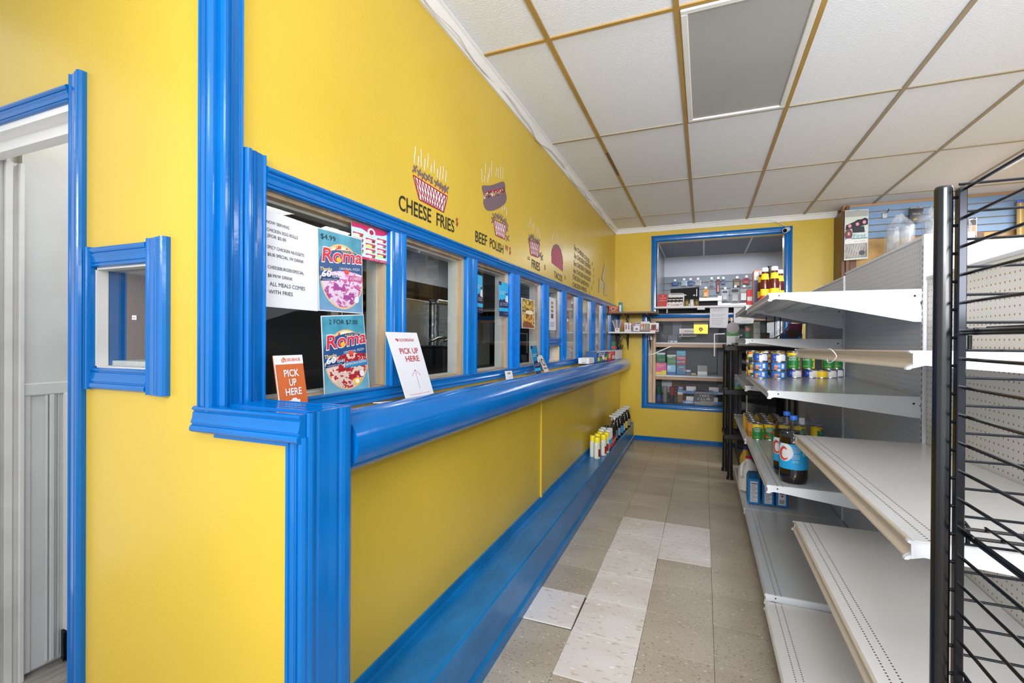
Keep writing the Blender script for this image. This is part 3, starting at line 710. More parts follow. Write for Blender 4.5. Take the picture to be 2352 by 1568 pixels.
LGY, REDL, ORG, TEAL = C('#D8D9DC'), C('#D62B36'), C('#E9752A'), C('#2FA3B8')
BRN = C('#8A4A22')
rnd = random.Random(4)
# colour layout of a tin label: yellow with a big green field
def mf_green(t, z):
    d = (t-.72+.5) % 1-.5
    if -.20 < d < .20-.10*(1-z)+.06*(z < .5) and z < .86-abs(d)*.8: return 1
    if .24 < d < .36 and .1 < z < .9: return 3
    return 2
def bean(loc, rz, group, label, word='GREEN', w2='BEANS'):
    return can('food_can', label, 'can', loc, .0365, .111, mf_green, [TIN, GRN, YLB, C('#E6DFA0')], rz, group,
               [(word, .70, .071, .012, .042, PAPER), (w2, .70, .056, .012, .042, PAPER), ('GREAT WITH MEALS', .70, .018, .006, .036, YLB)])
def mf_tuna(t, z):
    d = (t-.80+.5) % 1-.5
    return 2 if -.10 < d < .11 and .05 < z < (.82 if abs(d) > .06 else .93) else 1
def tuna(loc, rz, group, label, two=False):
    return can('tuna_can', label, 'can', loc, .0425, .052, mf_tuna if not two else (lambda t, z: 3 if (t-.62) % 1 < .06 and z < .6 else (2 if .78 < t < .83 and .2 < z < .8 else 1)), [TIN, C('#2450B4') if not two else C('#2C74C4'), LGY, ORG], rz, group,
               [('TUNA', .69, .022, .012, .03, PAPER)], 6)
SA = 1.1185; S3Z = .6765; SCZ = .6555
gt = 'blue tuna tins on the middle shelf'
# stacked tins on the middle shelf, back row of low tins carrying tall bean cans
bx = [.435, .535, .632, .742]
for k, x in enumerate(bx):
    y = 3.395+.045*k
    tuna((x, y, SA), rnd.uniform(-.1, .1), gt, 'low blue tin under the %s green bean can of its row' % ['first', 'second', 'third', 'fourth'][k])
gb = 'green bean cans'
for k, x in enumerate([.432, .527, .618, .735]):
    y = 3.40+.045*k
    bean((x, y, SA+.0525), [1.35, .0, -.35, .05][k] if k else 1.2, gb, ['yellow and green can turned to its ingredients panel, beside the blue tins', 'green bean can next to the turned yellow can', 'green bean can turned to its yellow side, behind the price rail', 'green bean can with a red sticker on its front'][k])
tg = bpy.data.objects.get('food_can.003')
if tg: obj('price_sticker', MB().obox((-.012, -.037, .068), (.016, .0, .0), (0, .0004, 0), (0, 0, .014)), REDL, tg, False)
bean((.80, 3.64, SA+.0525), .3, gb, 'green bean can at the pegboard end of the row')
tuna((.80, 3.64, SA), 0, gt, 'low blue tin at the pegboard end of the row')
can('food_can', 'yellow can on the shelf between two low blue tins', 'can', (.685, 3.47, SA), .0345, .05, lambda t, z: 1, [TIN, YLB], 0, None, [], 4)
for c_, (x, y) in enumerate(((.327, 3.345), (.422, 3.30-.012))):
    for k in range(3):
        if c_ == 1: x, y = .424, 3.335
        tuna((x-.0, y-.06, SA+.0525*k), rnd.uniform(-.12, .12), gt, '%s blue tin of the %s three-high tuna stack' % (['bottom', 'middle', 'topmost'][k], ['left', 'right'][c_]), k < 2)
def mf_fruit(t, z):
    q = (math.floor(t*9)+math.floor(z*4)*2) % 5
    return [1, 2, 3, 4, 5][q]
fm = [TIN, C('#E07B28'), C('#2B6E3A'), C('#E9C531'), C('#E8E2D0'), C('#3C3560')]
for k, (x, y) in enumerate(((.300, 3.50), (.300, 3.585), (.385, 3.60))):
    for q in range(2):
        can('fruit_can', '%s can of the %s mixed vegetable stack on the middle shelf' % (['lower', 'upper'][q], ['front', 'second', 'rear'][k]), 'can', (x, y-.05, SA+.0835*q), .0375, .083, mf_fruit, fm, k*.9+q, 'mixed vegetable cans')
for k, x in enumerate((.465, .55, .635)):
    for q in range(2):
        can('tomato_can', '%s orange topped can standing %s behind the blue tins' % (['lower', 'upper'][q], ['first', 'second', 'third'][k]), 'can', (x, 3.60, SA+.0835*q), .0375, .083, lambda t, z: 1 if z < .8 else 2, [TIN, C('#CE5A22'), C('#E8843A')], 0, 'orange topped cans')
# tomato cans on the lower shelf
gtm = 'diced tomato cans'
for k, x in enumerate((.345, .42, .51, .70)):
    bean((x, 3.615+.02*k, S3Z), [.1, .1, .9, 1.3][k], gtm, ['diced tomato can nearest the shelf front', 'diced tomato can with a red price tag', 'yellow tomato can just left of the cola caps', 'yellow can turned to its label text, right of the cola bottles'][k], 'DICED', 'TOMATO')
bean((.60, 3.655, S3Z), .8, gtm, 'yellow tomato can hidden mostly behind the cola bottles', 'DICED', 'TOMATO')
t_ = [o for o in COL.objects if o.get('label') == 'diced tomato can with a red price tag'][0]
obj('price_sticker', MB().obox((-.004, -.037, .05), (.018, 0, 0), (0, .0004, 0), (0, 0, .011)), REDL, t_, False)
obj('tomato_print', MB().add([(math.cos(a)*.0357, math.sin(a)*.0357, z) for a, z in [(4.05+.28*math.cos(q), .028+.012*math.sin(q)) for q in [2*math.pi*i/14 for i in range(14)]]], [tuple(range(14))]), REDL, t_, False)
# row of bean and soup cans on the far lower shelf
def mf_bean(t, z):
    d = (t-.72+.5) % 1-.5
    if .16 < d < .30 and .06 < z < .86: return 2
    if z < .42: return 3
    return 1
n_ = 0
for j, y in enumerate((3.80, 3.885, 3.97, 4.055, 4.14, 4.24)):
    for i, x in enumerate((.335, .425, .515)):
        if j == 0 and i == 2: continue
        n_ += 1
        lab = ['front', 'second', 'third', 'fourth', 'fifth', 'last'][j]; la2 = ['aisle side', 'middle', 'inner'][i]
        kind = (0 if i == 0 else 1) if j < 3 else 2
        if kind == 0: can('bean_can', 'orange bean can, aisle side of the %s row' % lab, 'can', (x, y, SCZ), .0375, .112, mf_bean, [TIN, C('#E29A4E'), LGY, C('#B9762F')], .0, 'bean and soup cans')
        elif kind == 1: can('bean_can', 'brown bean can, %s of the %s row' % (la2, lab), 'can', (x, y, SCZ), .0375, .112, mf_bean, [TIN, C('#9C5B34'), LGY, C('#7A4527')], .1, 'bean and soup cans')
        else: can('bean_can', 'yellow and red soup can, %s of the %s row' % (la2, lab), 'can', (x, y, SCZ), .0375, .112, lambda t, z: 2 if .2 < z < .6 and .6 < t < .8 else 1, [TIN, YLB, REDL], 0, 'bean and soup cans')
# two cola bottles
COLA = mat('dark_cola', '#120806', .08, coat=.4); PETC = glass('clear_bottle_plastic', (.93, .94, .96), .02)
CB = C('#1F9EDC', .3)
def cola(loc, rz, label):
    t = thing('cola_bottle', label, 'bottle', loc, rz, 'two-litre cola bottles')
    R = .060
    prof = [(.034, .012), (.045, .001), (.054, .004), (.061, .03), (R, .055), (R-.001, .10), (R-.001, .185), (R, .19), (R-.002, .205), (.058, .22)]
    obj('cola_fill', MB().lathe(prof, n=32), COLA, t, False)
    feet = MB()
    for k in range(5):
        a = 2*math.pi*k/5+.3; feet.lathe([(.004, 0), (.011, .0015), (.016, .012), (.012, .03)], (.038*math.cos(a), .038*math.sin(a), 0), 10)
    obj('foot', feet, COLA, t, False)
    obj('neck', MB().lathe([(.0585, .218), (.055, .235), (.045, .258), (.031, .277), (.018, .289), (.0145, .294), (.0145, .302)], n=28), PETC, t, False)
    obj('cap', MB().lathe([(.0155, .297), (.0165, .299), (.0165, .314), (.0145, .317), (.005, .3175)], n=24), C('#2E6FE0', .4), t, False)
    def mfl(th, i): return 0
    nr = 36; lp = [(R+.0006, .070+.118*k/nr) for k in range(nr+1)]
    def mfl(th, i):
        d = (th-.60+.5) % 1-.5; z = (i+.5)/nr
        if ((d/.105)**2+((z-.66)/.36)**2) < 1: return 1
        return 0
    obj('label', MB().lathe(lp, n=112, mf=mfl), [CB, PAPER], t, False)
    # red swoosh letter
    pts = [(.60+.055*math.cos(a), .070+.118*.60+.027*math.sin(a)) for a in [math.radians(q) for q in range(50, 321, 15)]]
    L = []; rr = R+.0018
    for i, (a, z) in enumerate(pts):
        wdt = .004+.010*math.sin(math.pi*i/(len(pts)-1)); L.append((a, z, wdt))
    vs = []; fs = []
    for i, (a, z, wdt) in enumerate(L):
        q = math.radians(50+15*i)
        for sgn in (-.5, .5):
            aa = 2*math.pi*a+math.cos(q)*wdt*sgn/R; zz = z+math.sin(q)*wdt*sgn
            vs.append((rr*math.cos(aa), rr*math.sin(aa), zz))
        if i: fs.append((2*i-2, 2*i, 2*i+1, 2*i-1))
    obj('emblem', MB().add(vs, fs), C('#D8402A', .35), t, False)
    curved('My', t, R+.002, .60, .167, .010, .018, NAV)
    for k, (z, ww) in enumerate(((.172, .035), (.164, .04), (.157, .04), (.150, .03), (.138, .032), (.132, .032), (.126, .032), (.120, .03), (.110, .022), (.104, .028))):
        obj('fine_print', MB().lathe([(R+.0012, z), (R+.0012, z+.0022)], n=96), PAPER, t, False) if False else curved('lllllllllllll', t, R+.001, .73, z, .003, ww, PAPER, 'fine_print')
    obj('barcode', MB().add([((R+.0012)*math.cos(a), (R+.0012)*math.sin(a), z) for a, z in ((5.12, .135), (5.45, .135), (5.45, .165), (5.12, .165))], [(0, 1, 2, 3)]), PAPER, t, False)
    return t
cola((.402, 2.60, S3Z), .12, 'two-litre cola bottle standing in front of the other, blue label')
cola((.393, 2.735, S3Z), .0, 'cola bottle half hidden behind the front cola bottle')
# bags, milk jug and oil on the base shelf
gz = .1655
for k, x in enumerate((.345, .437, .523)):
    b = thing('sugar_bag', ['blue paper sugar bag closest to the aisle', 'middle blue sugar bag of the three on the base shelf', 'blue sugar bag showing its barcode end'][k], 'bag', (x, 3.82, gz), 0, 'blue sugar bags')
    o = obj('bag_body', MB().cbox(-.039, .039, 0, .16, 0, .185, .008), C('#1B7AC2', .5), b, False)
    obj('folded_top', MB().prism([(-.036, .004, .184), (.036, .004, .184), (.03, .05, .214), (-.03, .05, .214)], [(-.036, .156, .184), (.036, .156, .184), (.03, .11, .214), (-.03, .11, .214)]), C('#17588F', .5), b, False)
    obj('facts_panel', MB().box(-.024, .022, -.0012, 0, .018, .165), PAPER, b, False)
    ln = MB()
    if k < 2:
        for q in range(13): ln.box(-.021, .019-.012*(q % 3 == 1), -.0017, -.0012, .026+.0102*q, .026+.0102*q+(.006 if q == 12 else .0028))
    else:
        for q in range(11): ln.box(-.018+.0032*q, -.018+.0032*q+(.002 if q % 2 else .001), -.0017, -.0012, .025, .055)
        ln.box(-.014, .014, -.0017, -.0012, .095, .106); ln.box(-.006, .006, -.0017, -.0012, .076, .086)
    obj('fine_print', ln, INK, b, False)
    if k == 0:
        for yy in (.05, .11): obj('price_sticker', MB().box(.0, .012, yy, yy+.012, .2142, .2148), REDL, b, False)
mj = thing('milk_jug', 'translucent white gallon jug lying behind the blue sugar bags', 'jug', (.335, 4.17, gz))
JUG = mat('milky_plastic', '#DCDCD8', .35, spec=.4)
obj('jug_body', MB().lathe([(.05, 0), (.070, .006), (.073, .03), (.073, .15), (.066, .185), (.045, .215), (.024, .236), (.022, .25)], n=24), JUG, mj, False)
obj('handle', MB().tube([(-.03, -.045, .228), (-.045, -.066, .215), (-.055, -.078, .18), (-.055, -.078, .13), (-.045, -.06, .11)], .012, 10), JUG, mj, False)
obj('lid', MB().lathe([(.024, .25), (.024, .264), (.02, .267)], n=20), C('#C62A3A'), mj, False)
oil = thing('oil_bottle', 'yellow cooking oil bottle behind the milk jug', 'bottle', (.335, 4.45, gz))
obj('bottle_body', MB().lathe([(.04, 0), (.045, .01), (.045, .09), (.036, .12), (.045, .15), (.045, .19), (.02, .25), (.015, .265)], n=20), mat('golden_oil', '#C9A02A', .1, coat=.5), oil, False)
obj('cap', MB().lathe([(.018, .263), (.018, .285), (.014, .287)], n=16), C('#20358F'), oil, False)
# sauce bottles on the top shelf
TOPZ = 1.5755
def sauce(loc, label, dark=False):
    t = thing('sauce_bottle', label, 'bottle', loc, rnd.uniform(-.2, .2), 'sauce bottles on the top shelf'); t.scale = (.84, .84, .87)
    body = C('#5A1D10', .15) if not dark else C('#141012', .15)
    if dark:
        obj('bottle_body', MB().lathe([(.03, 0), (.033, .006), (.033, .12), (.026, .155), (.015, .19), (.0135, .235)], n=22), body, t, False)
        obj('cap', MB().lathe([(.0145, .233), (.0145, .262), (.013, .264)], n=18), BLACKP, t, False)
        obj('label', MB().lathe([(.0336, .03), (.0336, .075)], n=22), C('#3A2E14'), t, False)
    else:
        obj('bottle_body', MB().lathe([(.026, 0), (.029, .005), (.029, .13), (.0255, .165), (.021, .20), (.020, .215)], n=22), body, t, False)
        obj('neck_label', MB().lathe([(.0272, .16), (.0222, .20)], n=22), C('#F3C81C'), t, False)
        obj('label', MB().lathe([(.0297, .03), (.0297, .05), (.0297, .095)], n=22, mf=lambda a, i: 1 if i == 0 else 0), [C('#F3C81C'), C('#C6341F')], t, False)
        obj('cap', MB().lathe([(.0205, .214), (.0225, .216), (.0225, .238), (.018, .243)], n=20), PAPER, t, False)
    return t
pts = [((1757, 630), 3.18), ((1779, 630), 3.14), ((1745, 640), 3.33), ((1791, 640), 3.30), ((1751, 640), 3.42)]
for k, ((u, v), y) in enumerate(pts):
    p = on('y', y, u, v)
    sauce((max(p.x, .335), y, TOPZ), ['white capped sauce bottle at the left front of the top shelf', 'white capped sauce bottle just right of the dark bottle', 'sauce bottle second from the tall carton', 'shorter looking sauce bottle at the right end', 'sauce bottle squeezed behind the front left one'][k])
p = on('y', 3.25, 1768, 640); sauce((p.x, 3.25, TOPZ), 'dark soy bottle between the white capped bottles', True)
bx_ = thing('snack_carton', 'tall orange and blue carton left of the sauce bottles', 'box', (.335, 3.50, TOPZ))
obj('box_body', MB().cbox(-.035, .035, -.05, .05, 0, .235, .002), C('#C9764A'), bx_, False)
obj('printed_panel', MB().box(-.033, .033, -.0512, -.05, .02, .17), C('#33407C'), bx_, False); obj('printed_band', MB().box(-.033, .033, -.0512, -.05, .17, .225), LGY, bx_, False)
obj('printed_side', MB().box(-.0362, -.035, -.045, .045, .02, .22), C('#D99A66'), bx_, False)
bx_ = thing('snack_carton', 'small red and white carton at the front of the far top shelf', 'box', (.315, 3.80, 1.6055))
obj('box_body', MB().cbox(-.03, .03, -.03, .03, 0, .11, .002), REDL, bx_, False); obj('printed_band', MB().box(-.028, .028, -.0312, -.03, .03, .06), PAPER, bx_, False)

# ================================================================ PAINTED MENU ON THE WALL
def mw(cx, cy):                                    # a spot on the painted wall face
    return on('x', XW+.0012, 880+cx/3.9196, 320+cy/3.92)
WR, WU = Vector((0, 1, 0)), Vector((0, 0, 1))
MINK = mat('black_wall_paint', '#17150F', .45); MRED = mat('dark_red_wall_paint', '#9A1F2C', .45); MWHT = mat('white_wall_paint', '#E6E6EC', .5)
MPUR = mat('brown_purple_wall_paint', '#6F5B63', .5); MORG = mat('orange_wall_paint', '#E0A83C', .5); MROSE = mat('rose_wall_paint', '#A63E58', .5)
def wtext(s, bl, tr_base, top, m, parent, hk=1.0):
    """painted word: baseline start, baseline end and a point at cap height above the start"""
    a, b, c = mw(*bl), mw(*tr_base), mw(*top)
    R = (b-a).normalized(); return text(s, a, R, WU, (c.z-a.z)*hk, m, parent, (b-a).length, off=.0004, bold=.012)
def strokes(name, L, w, m, parent, off=0):
    mb = MB()
    for k, l in enumerate(L): mb.ribbon([mw(*p) for p in l], w, WR, WU, off=off+k*4e-5)
    o = obj(name, mb, m, parent); o['kind'] = 'stuff'; return o
def steam(parent, L):
    out = []
    for (x0, y0, x1, y1) in L:
        out.append([(x0+(x1-x0)*t/8+2.2*math.sin(t*.8), y0+(y1-y0)*t/8) for t in range(9)])
    return strokes('steam', out, .0055, MWHT, parent)
def lerp(a, b, t): return (a[0]+(b[0]-a[0])*t, a[1]+(b[1]-a[1])*t)
def basket(parent, tl, tr, br_, bl, n=9, w=.006):
    o = obj('basket', MB().poly([mw(*p) for p in (bl, br_, tr, tl)]), MWHT, parent)
    L = [[tl, tr], [tr, br_], [br_, bl], [bl, tl]]
    for k in range(n):
        t = k/n
        a = lerp(tl, tr, (k+.5)/n); b = lerp(bl, br_, max(0, (k-.9)/n)); L.append([a, b])
        b = lerp(bl, br_, min(1, (k+1.9)/n)); L.append([a, b])
    strokes('lattice', L, w, MRED, parent, .0003)
def fries(parent, pts, s=20, w=.014, seed=1):
    r = random.Random(seed); L = []
    for (x, y) in pts:
        for q in range(2):
            a = r.uniform(.25, .75)*(1 if q else -1)+math.pi/2; L.append([(x-s*math.cos(a), y-s*math.sin(a)), (x+s*math.cos(a), y+s*math.sin(a))])
    strokes('fries', L, w, MPUR, parent, .0006)
p0 = mw(400, 560)
s1 = thing('painted_menu_sign', 'hand-painted cheese fries with steaming red checked basket on yellow wall', 'wall painting', p0)
obj('cheese_band', MB().poly([mw(*p) for p in ((262, 312), (560, 512), (580, 500), (572, 470), (430, 395), (330, 335), (275, 300))][::-1]), MORG, s1)
basket(s1, (270, 322), (580, 515), (545, 655), (325, 540), 11)
fries(s1, [(285, 265), (325, 300), (362, 330), (400, 345), (435, 368), (480, 395), (515, 418), (545, 440), (568, 455)], 33, .009)
steam(s1, [(290, 65, 280, 215), (318, 150, 316, 240), (340, 90, 345, 245), (376, 175, 372, 280), (405, 128, 402, 255), (458, 185, 462, 305), (432, 225, 432, 300), (488, 265, 488, 345), (515, 245, 510, 370), (541, 240, 536, 360), (566, 280, 562, 388)])
wtext('CHEESE', (140, 628), (432, 752), (140, 490), MINK, s1); wtext('FRIES', (480, 772), (640, 840), (480, 655), MINK, s1)
wtext('$', (655, 770), (675, 780), (655, 700), MRED, s1)
s2_ = thing('painted_menu_sign', 'hand-painted beef polish sausage in a purple bun above small fries', 'wall painting', mw(960, 900))
b0 = []
for k in range(30):
    a = 2*math.pi*k/30; b0.append((1002+108*math.cos(a)*(1+.05*math.cos(4*a)), 510+112*math.sin(a)*(1+.12*math.cos(2*a+.4))))
bun = [(890, 420), (900, 412), (950, 418), (1000, 405), (1050, 385), (1080, 376), (1095, 390), (1100, 430), (1098, 462), (1110, 500), (1113, 545), (1095, 585), (1040, 622), (980, 645), (935, 642), (908, 605), (900, 555), (910, 520), (900, 480), (890, 450)]
for _ in range(2): bun = [lerp(bun[i], bun[(i+1) % len(bun)], t_) for i in range(len(bun)) for t_ in (.25, .75)]
obj('bun', MB().poly([mw(*p) for p in bun][::-1]), MPUR, s2_)
obj('sausage', MB().poly([mw(*p)+Vector((.0004, 0, 0)) for p in ((905, 478), (960, 462), (1030, 448), (1085, 430), (1092, 440), (1088, 452), (1030, 470), (960, 486), (912, 496))][::-1]), MRED, s2_)
rp = MB(); r_ = random.Random(3); tops = [MWHT, MORG, mat('green_wall_paint', '#3C6B46', .5), MROSE, MINK]
for q in range(170):
    t = r_.random(); x = 905+185*t; y = 515-50*t+r_.uniform(-24, 16); c_ = mw(x, y)+Vector((.0006+q*6e-6, 0, 0)); d = .004
    rp.add([c_+Vector((0, -d, -d*1.5)), c_+Vector((0, d, -d)), c_+Vector((0, d, d*1.5)), c_+Vector((0, -d, d))], [(0, 1, 2, 3)], r_.choice((0, 0, 1, 2, 3, 3, 4)))
obj('relish', rp, tops, s2_)['kind'] = 'stuff'
basket(s2_, (990, 720), (1112, 775), (1095, 898), (1012, 860), 7, .006)
fries(s2_, [(1000, 690), (1025, 690), (1045, 700), (1065, 715), (1085, 735), (1102, 745), (988, 725), (1120, 890), (1115, 800)], 30, .007, 5)
steam(s2_, [(885, 265, 892, 385), (912, 320, 915, 382), (920, 215, 922, 310), (945, 310, 942, 392), (958, 255, 955, 345), (975, 195, 975, 330), (1018, 250, 1018, 340), (1035, 260, 1036, 340), (1055, 230, 1056, 350), (1076, 260, 1076, 355), (1095, 600, 1092, 640), (1108, 620, 1112, 690), (1070, 600, 1072, 660)])
wtext('BEEF', (830, 918), (935, 960), (830, 818), MINK, s2_); wtext('POLISH', (960, 968), (1082, 1030), (960, 885), MINK, s2_)
wtext('W/F', (1098, 990), (1125, 1012), (1098, 940), MRED, s2_); wtext('$', (1136, 1028), (1150, 1034), (1136, 965), MRED, s2_)
s3_ = thing('painted_menu_sign', 'hand-painted large fries in a small pink checked basket', 'wall painting', mw(1360, 1080))
basket(s3_, (1312, 905), (1410, 945), (1395, 1062), (1328, 1035), 6, .009)
fries(s3_, [(1322, 880), (1338, 875), (1352, 890), (1368, 905), (1385, 915), (1400, 925), (1412, 1040), (1430, 1065), (1320, 905)], 26, .009, 8)
steam(s3_, [(1313, 740, 1312, 805), (1327, 705, 1326, 760), (1342, 760, 1342, 800), (1356, 745, 1358, 830), (1384, 790, 1382, 850), (1398, 800, 1396, 870), (1410, 840, 1408, 900)])
wtext('LG', (1300, 1078), (1320, 1088), (1300, 1048), MINK, s3_); wtext('FRIES', (1338, 1152), (1412, 1188), (1338, 1075), MINK, s3_); wtext('$', (1452, 1168), (1462, 1173), (1452, 1125), MRED, s3_)
s4_ = thing('painted_menu_sign', 'hand-painted dark pink taco above the black word tacos', 'wall painting', mw(1570, 1200))
tk = [(1517, 1110), (1517, 1050), (1522, 1000), (1535, 965), (1555, 952), (1578, 962), (1600, 1000), (1612, 1060), (1618, 1120), (1620, 1190)]
obj('taco_shell', MB().poly([mw(*p) for p in tk][::-1]), MROSE, s4_)
strokes('shell_rim', [tk[1:9]], .02, MPUR, s4_, .0004)
steam(s4_, [(1522, 855, 1520, 940), (1538, 810, 1536, 880), (1562, 830, 1560, 900), (1578, 850, 1576, 920), (1594, 880, 1594, 950), (1608, 890, 1606, 970), (1622, 930, 1622, 1000)])
wtext('TACOS', (1540, 1240), (1612, 1282), (1540, 1182), MINK, s4_); wtext('$', (1634, 1255), (1642, 1260), (1634, 1218), MRED, s4_)
s5_ = thing('painted_menu_sign', 'hand-painted six line chicken and cheese sticks list near far corner', 'wall painting', mw(1790, 1200))
for s, x0, y0, x1, y1, hh in (('5pc CHEESE STICKS', 1720, 985, 1858, 1118, 42), ('3pc CHICKEN TENDERS', 1720, 1060, 1868, 1170, 42), ('5pc CHICKEN TENDERS', 1716, 1128, 1870, 1228, 42), ('6pc CHICKEN NUGGETS', 1714, 1195, 1868, 1286, 42), ('CHICKEN SANDWICH', 1708, 1255, 1852, 1335, 44), ('CHICKEN WINGS', 1706, 1325, 1832, 1378, 44)):
    wtext(s, (x0, y0), (x1, y1), (x0, y0-hh), mat('faded_brown_ink', '#4A3E1E', .5), s5_)
    x, y = x1+22, y1+12
    wtext('$', (x, y), (x+8, y+3), (x, y-30), mat('faded_mustard_ink', '#A88A24', .5), s5_)
for k, q in enumerate((((1992, 1118), (2008, 1160), (1992, 1300), (1966, 1250)), ((1945, 1245), (1985, 1285), (1985, 1340), (1940, 1385)), ((1990, 1295), (2015, 1312), (2012, 1410), (1985, 1400)))):
    sh_ = Sheet(*[mw(*p)+Vector((.004, 0, 0)) for p in q]); o = sh_.board('paper_note', mat('aged_manila_paper', '#CDB98A', .7), None)
    tag(o, ['tallest curling manila note stuck near the far corner', 'wide manila note at the left of three near the far corner', 'small manila note at the lower right near the far corner'][k], 'note')

# ================================================================ SHEETS AND POSTERS ON THE GLASS
GX = -1.1485
def H(h): return np.array([int(h[i:i+2], 16)/255 for i in (0, 2, 4)])
def noise2(nx, ny, sc, seed):
    r = np.random.RandomState(seed); g = r.rand(int(ny*sc)+3, int(nx*sc)+3)
    y = np.linspace(0, ny*sc, ny); x = np.linspace(0, nx*sc, nx); yi = y.astype(int); xi = x.astype(int); fy = (y-yi)[:, None]; fx = (x-xi)[None]
    fy = fy*fy*(3-2*fy); fx = fx*fx*(3-2*fx)
    return (g[yi][:, xi]*(1-fy)*(1-fx)+g[yi][:, xi+1]*(1-fy)*fx+g[yi+1][:, xi]*fy*(1-fx)+g[yi+1][:, xi+1]*fy*fx)
def canvas(nx, ny, base):
    im = np.zeros((ny, nx, 3)); im[:] = H(base); V, U = np.meshgrid(1-(np.arange(ny)+.5)/ny, (np.arange(nx)+.5)/nx, indexing='ij'); return im, U, V
def pizza(lower):
    im, U, V = canvas(128, 200, '3E8FA8')
    im += (noise2(128, 200, .06, 3)[..., None]-.5)*.12
    g = np.clip((.35-V)*1.6, 0, 1)[..., None]; im[:] = im*(1-g)+H('8E96C8' if not lower else '9AB6C4')*g
    cx, cy, rx, ry = .52, (.45 if not lower else .42), .50, (.42 if not lower else .40)
    d = ((U-cx)/rx)**2+((V-cy)/ry)**2; n1 = noise2(128, 200, .17, 5)*.65+noise2(128, 200, .4, 15)*.35; n2 = noise2(128, 200, .085, 9)*.7+noise2(128, 200, .3, 19)*.3; sm = lambda x, e, w_=.06: np.clip((x-e)/w_+.5, 0, 1)[..., None]; mixc = lambda a_, b_, k_: a_*(1-k_)+b_*k_
    crust = H('D8A870')*(1-n1[..., None]*.25)+H('F2E0C0')*(n1[..., None]*.25)
    pz = mixc((H('E2CFE6') if not lower else H('E9D3C4'))*(.86+.2*n2[..., None]), H('C25A98') if not lower else H('B8202E'), sm(n1, .60))
    pz = mixc(pz, H('9A3A8A') if not lower else H('A01824'), sm(n2, .60)*((V < .36) if not lower else (U > .25))[..., None])*.96
    if not lower: pz = pz*(.7+.3*(V < .42))[..., None]+H('D9C4E4')*(.3*(V >= .42))[..., None]
    top = V > (.70 if not lower else .68)
    chs = mixc(np.zeros(3)+H('F2E3C4'), H('D7A24E'), sm(n1, .5)); chs = mixc(chs, H('B8402A'), sm(n2, .6))
    pz = np.where(top[..., None], chs, pz)
    im = np.where((d < 1)[..., None], pz, im); im = np.where(((d >= .90) & (d < 1))[..., None], crust, im)
    band = np.abs(V-(.615+.09*U-.25*(U-.5)**2+(.0 if not lower else -.03))) < .135
    im = np.where((band & (d < 1.15))[..., None], H('1C4E86')*(.9+.1*n1[..., None]), im)
    return im
def pizza_poster(q, lower, label, price):
    S = qsheet('x', GX+(.001 if lower else .0018), *q)
    t = thing('pizza_poster', label, 'poster', S.P(.5, 0), 0, 'pizza posters on the first window')
    S.board('sheet', PAPER, t)
    S2 = Sheet(S.P(.015, .988), S.P(.985, .988), S.P(.985, .012), S.P(.015, .012))
    picture('printed_photo', S2.P, pizza(lower), t)
    dy = 0 if not lower else -.035
    LR = C('#C92638'); LW = PAPER; LY = C('#F2C230'); LB = C('#17376B')
    def slant(s, u, v, h, m, w, b=0, off=.0018):
        a = S2.P(u, v); return text(s, a, (S2.P(u+.5, v+.035)-a), S2.U, h*S2.h, m, t, w*S2.w, shear=.1, off=off, bold=b)
    slant('Reach For a Roma!', .50, .765+dy, .022, LY, .38)
    slant('Roma', .055, .60+dy, .185, LW, .96, .04, .0014); slant('Roma', .068, .607+dy, .172, LR, .93, .014, .002)
    S2.shape(ell(.43, .66+dy, .055, .035, 16), C('#F0B030'), t, 'flame', .0026)
    slant('ORIGINAL PIZZA', .44, .535+dy, .03, LW, .50)
    S2.shape([(.02, .36+dy), (.43, .40+dy), (.45, .435+dy), (.42, .465+dy), (.06, .43+dy)], LB, t, 'ribbon', .0014)
    slant('Thanks', .02, .485+dy, .045, LW, .26, .03, .0015); slant('Thanks', .02, .485+dy, .045, C('#D9B84A'), .26, 0, .002)
    slant('60', .05, .415+dy, .075, C('#DCE6F4'), .21, .02, .0022); slant('YEARS', .27, .42+dy, .035, LW, .19, .01, .0022); slant('of Reaching for a Roma!', .07, .378+dy, .014, LW, .32, 0, .0022)
    if not lower:
        S2.shape([(.63, .405), (1.0, .42), (1.0, .49), (.68, .485)], C('#C24F8C'), t, 'ribbon', .0014); slant('4 CHEESE', .69, .425, .038, LW, .28, .01, .0022)
    else:
        S2.shape([(.45, .31), (1.0, .33), (1.0, .405), (.47, .385)], C('#1E7FB0'), t, 'ribbon', .0014); slant('PEPPERONI & SAUSAGE', .47, .335, .034, LW, .51, .005, .0022)
        S2.shape(ell(.72, .12, .09, .05, 14), C('#E9B32E'), t, 'onion_ring', .0012); S2.shape(ell(.72, .12, .05, .03, 14), C('#E6E2D8'), t, 'onion_ring', .0016)
    S2.shape(ell(.85, .17 if not lower else .22, .055, .045, 14), LW, t, 'seal', .0016)
    S2.shape([(.57, .55+dy/2), (.66, .55+dy/2), (.66, .50+dy/2), (.615, .495+dy/2), (.57, .505+dy/2)], C('#E5431F'), t, 'price_sticker', .0024)
    if not lower: S2.text('$4.99', .05, .885, .065, INK, t, .32)
    else: S2.text('2 FOR $7.00', .15, .90, .06, INK, t, .66)
    return t
pizza_poster(((728.4, 521), (831, 549), (833.7, 720.5), (731.8, 713)), False, 'upper pizza bag poster, cheese, priced 4.99 by hand', '')
pizza_poster(((736.8, 725), (835, 721.5), (849, 893), (744.4, 906)), True, 'lower pizza bag poster, sausage, two for seven dollars', '')
S = qsheet('x', GX+.0006, (606.5, 479), (727.8, 521), (730.5, 714.5), (607.5, 703.5))
mp_ = thing('menu_sheet', 'white laminated specials sheet on the first serving window', 'sign', S.P(.5, 0)); S.board('sheet', PAPER, mp_)
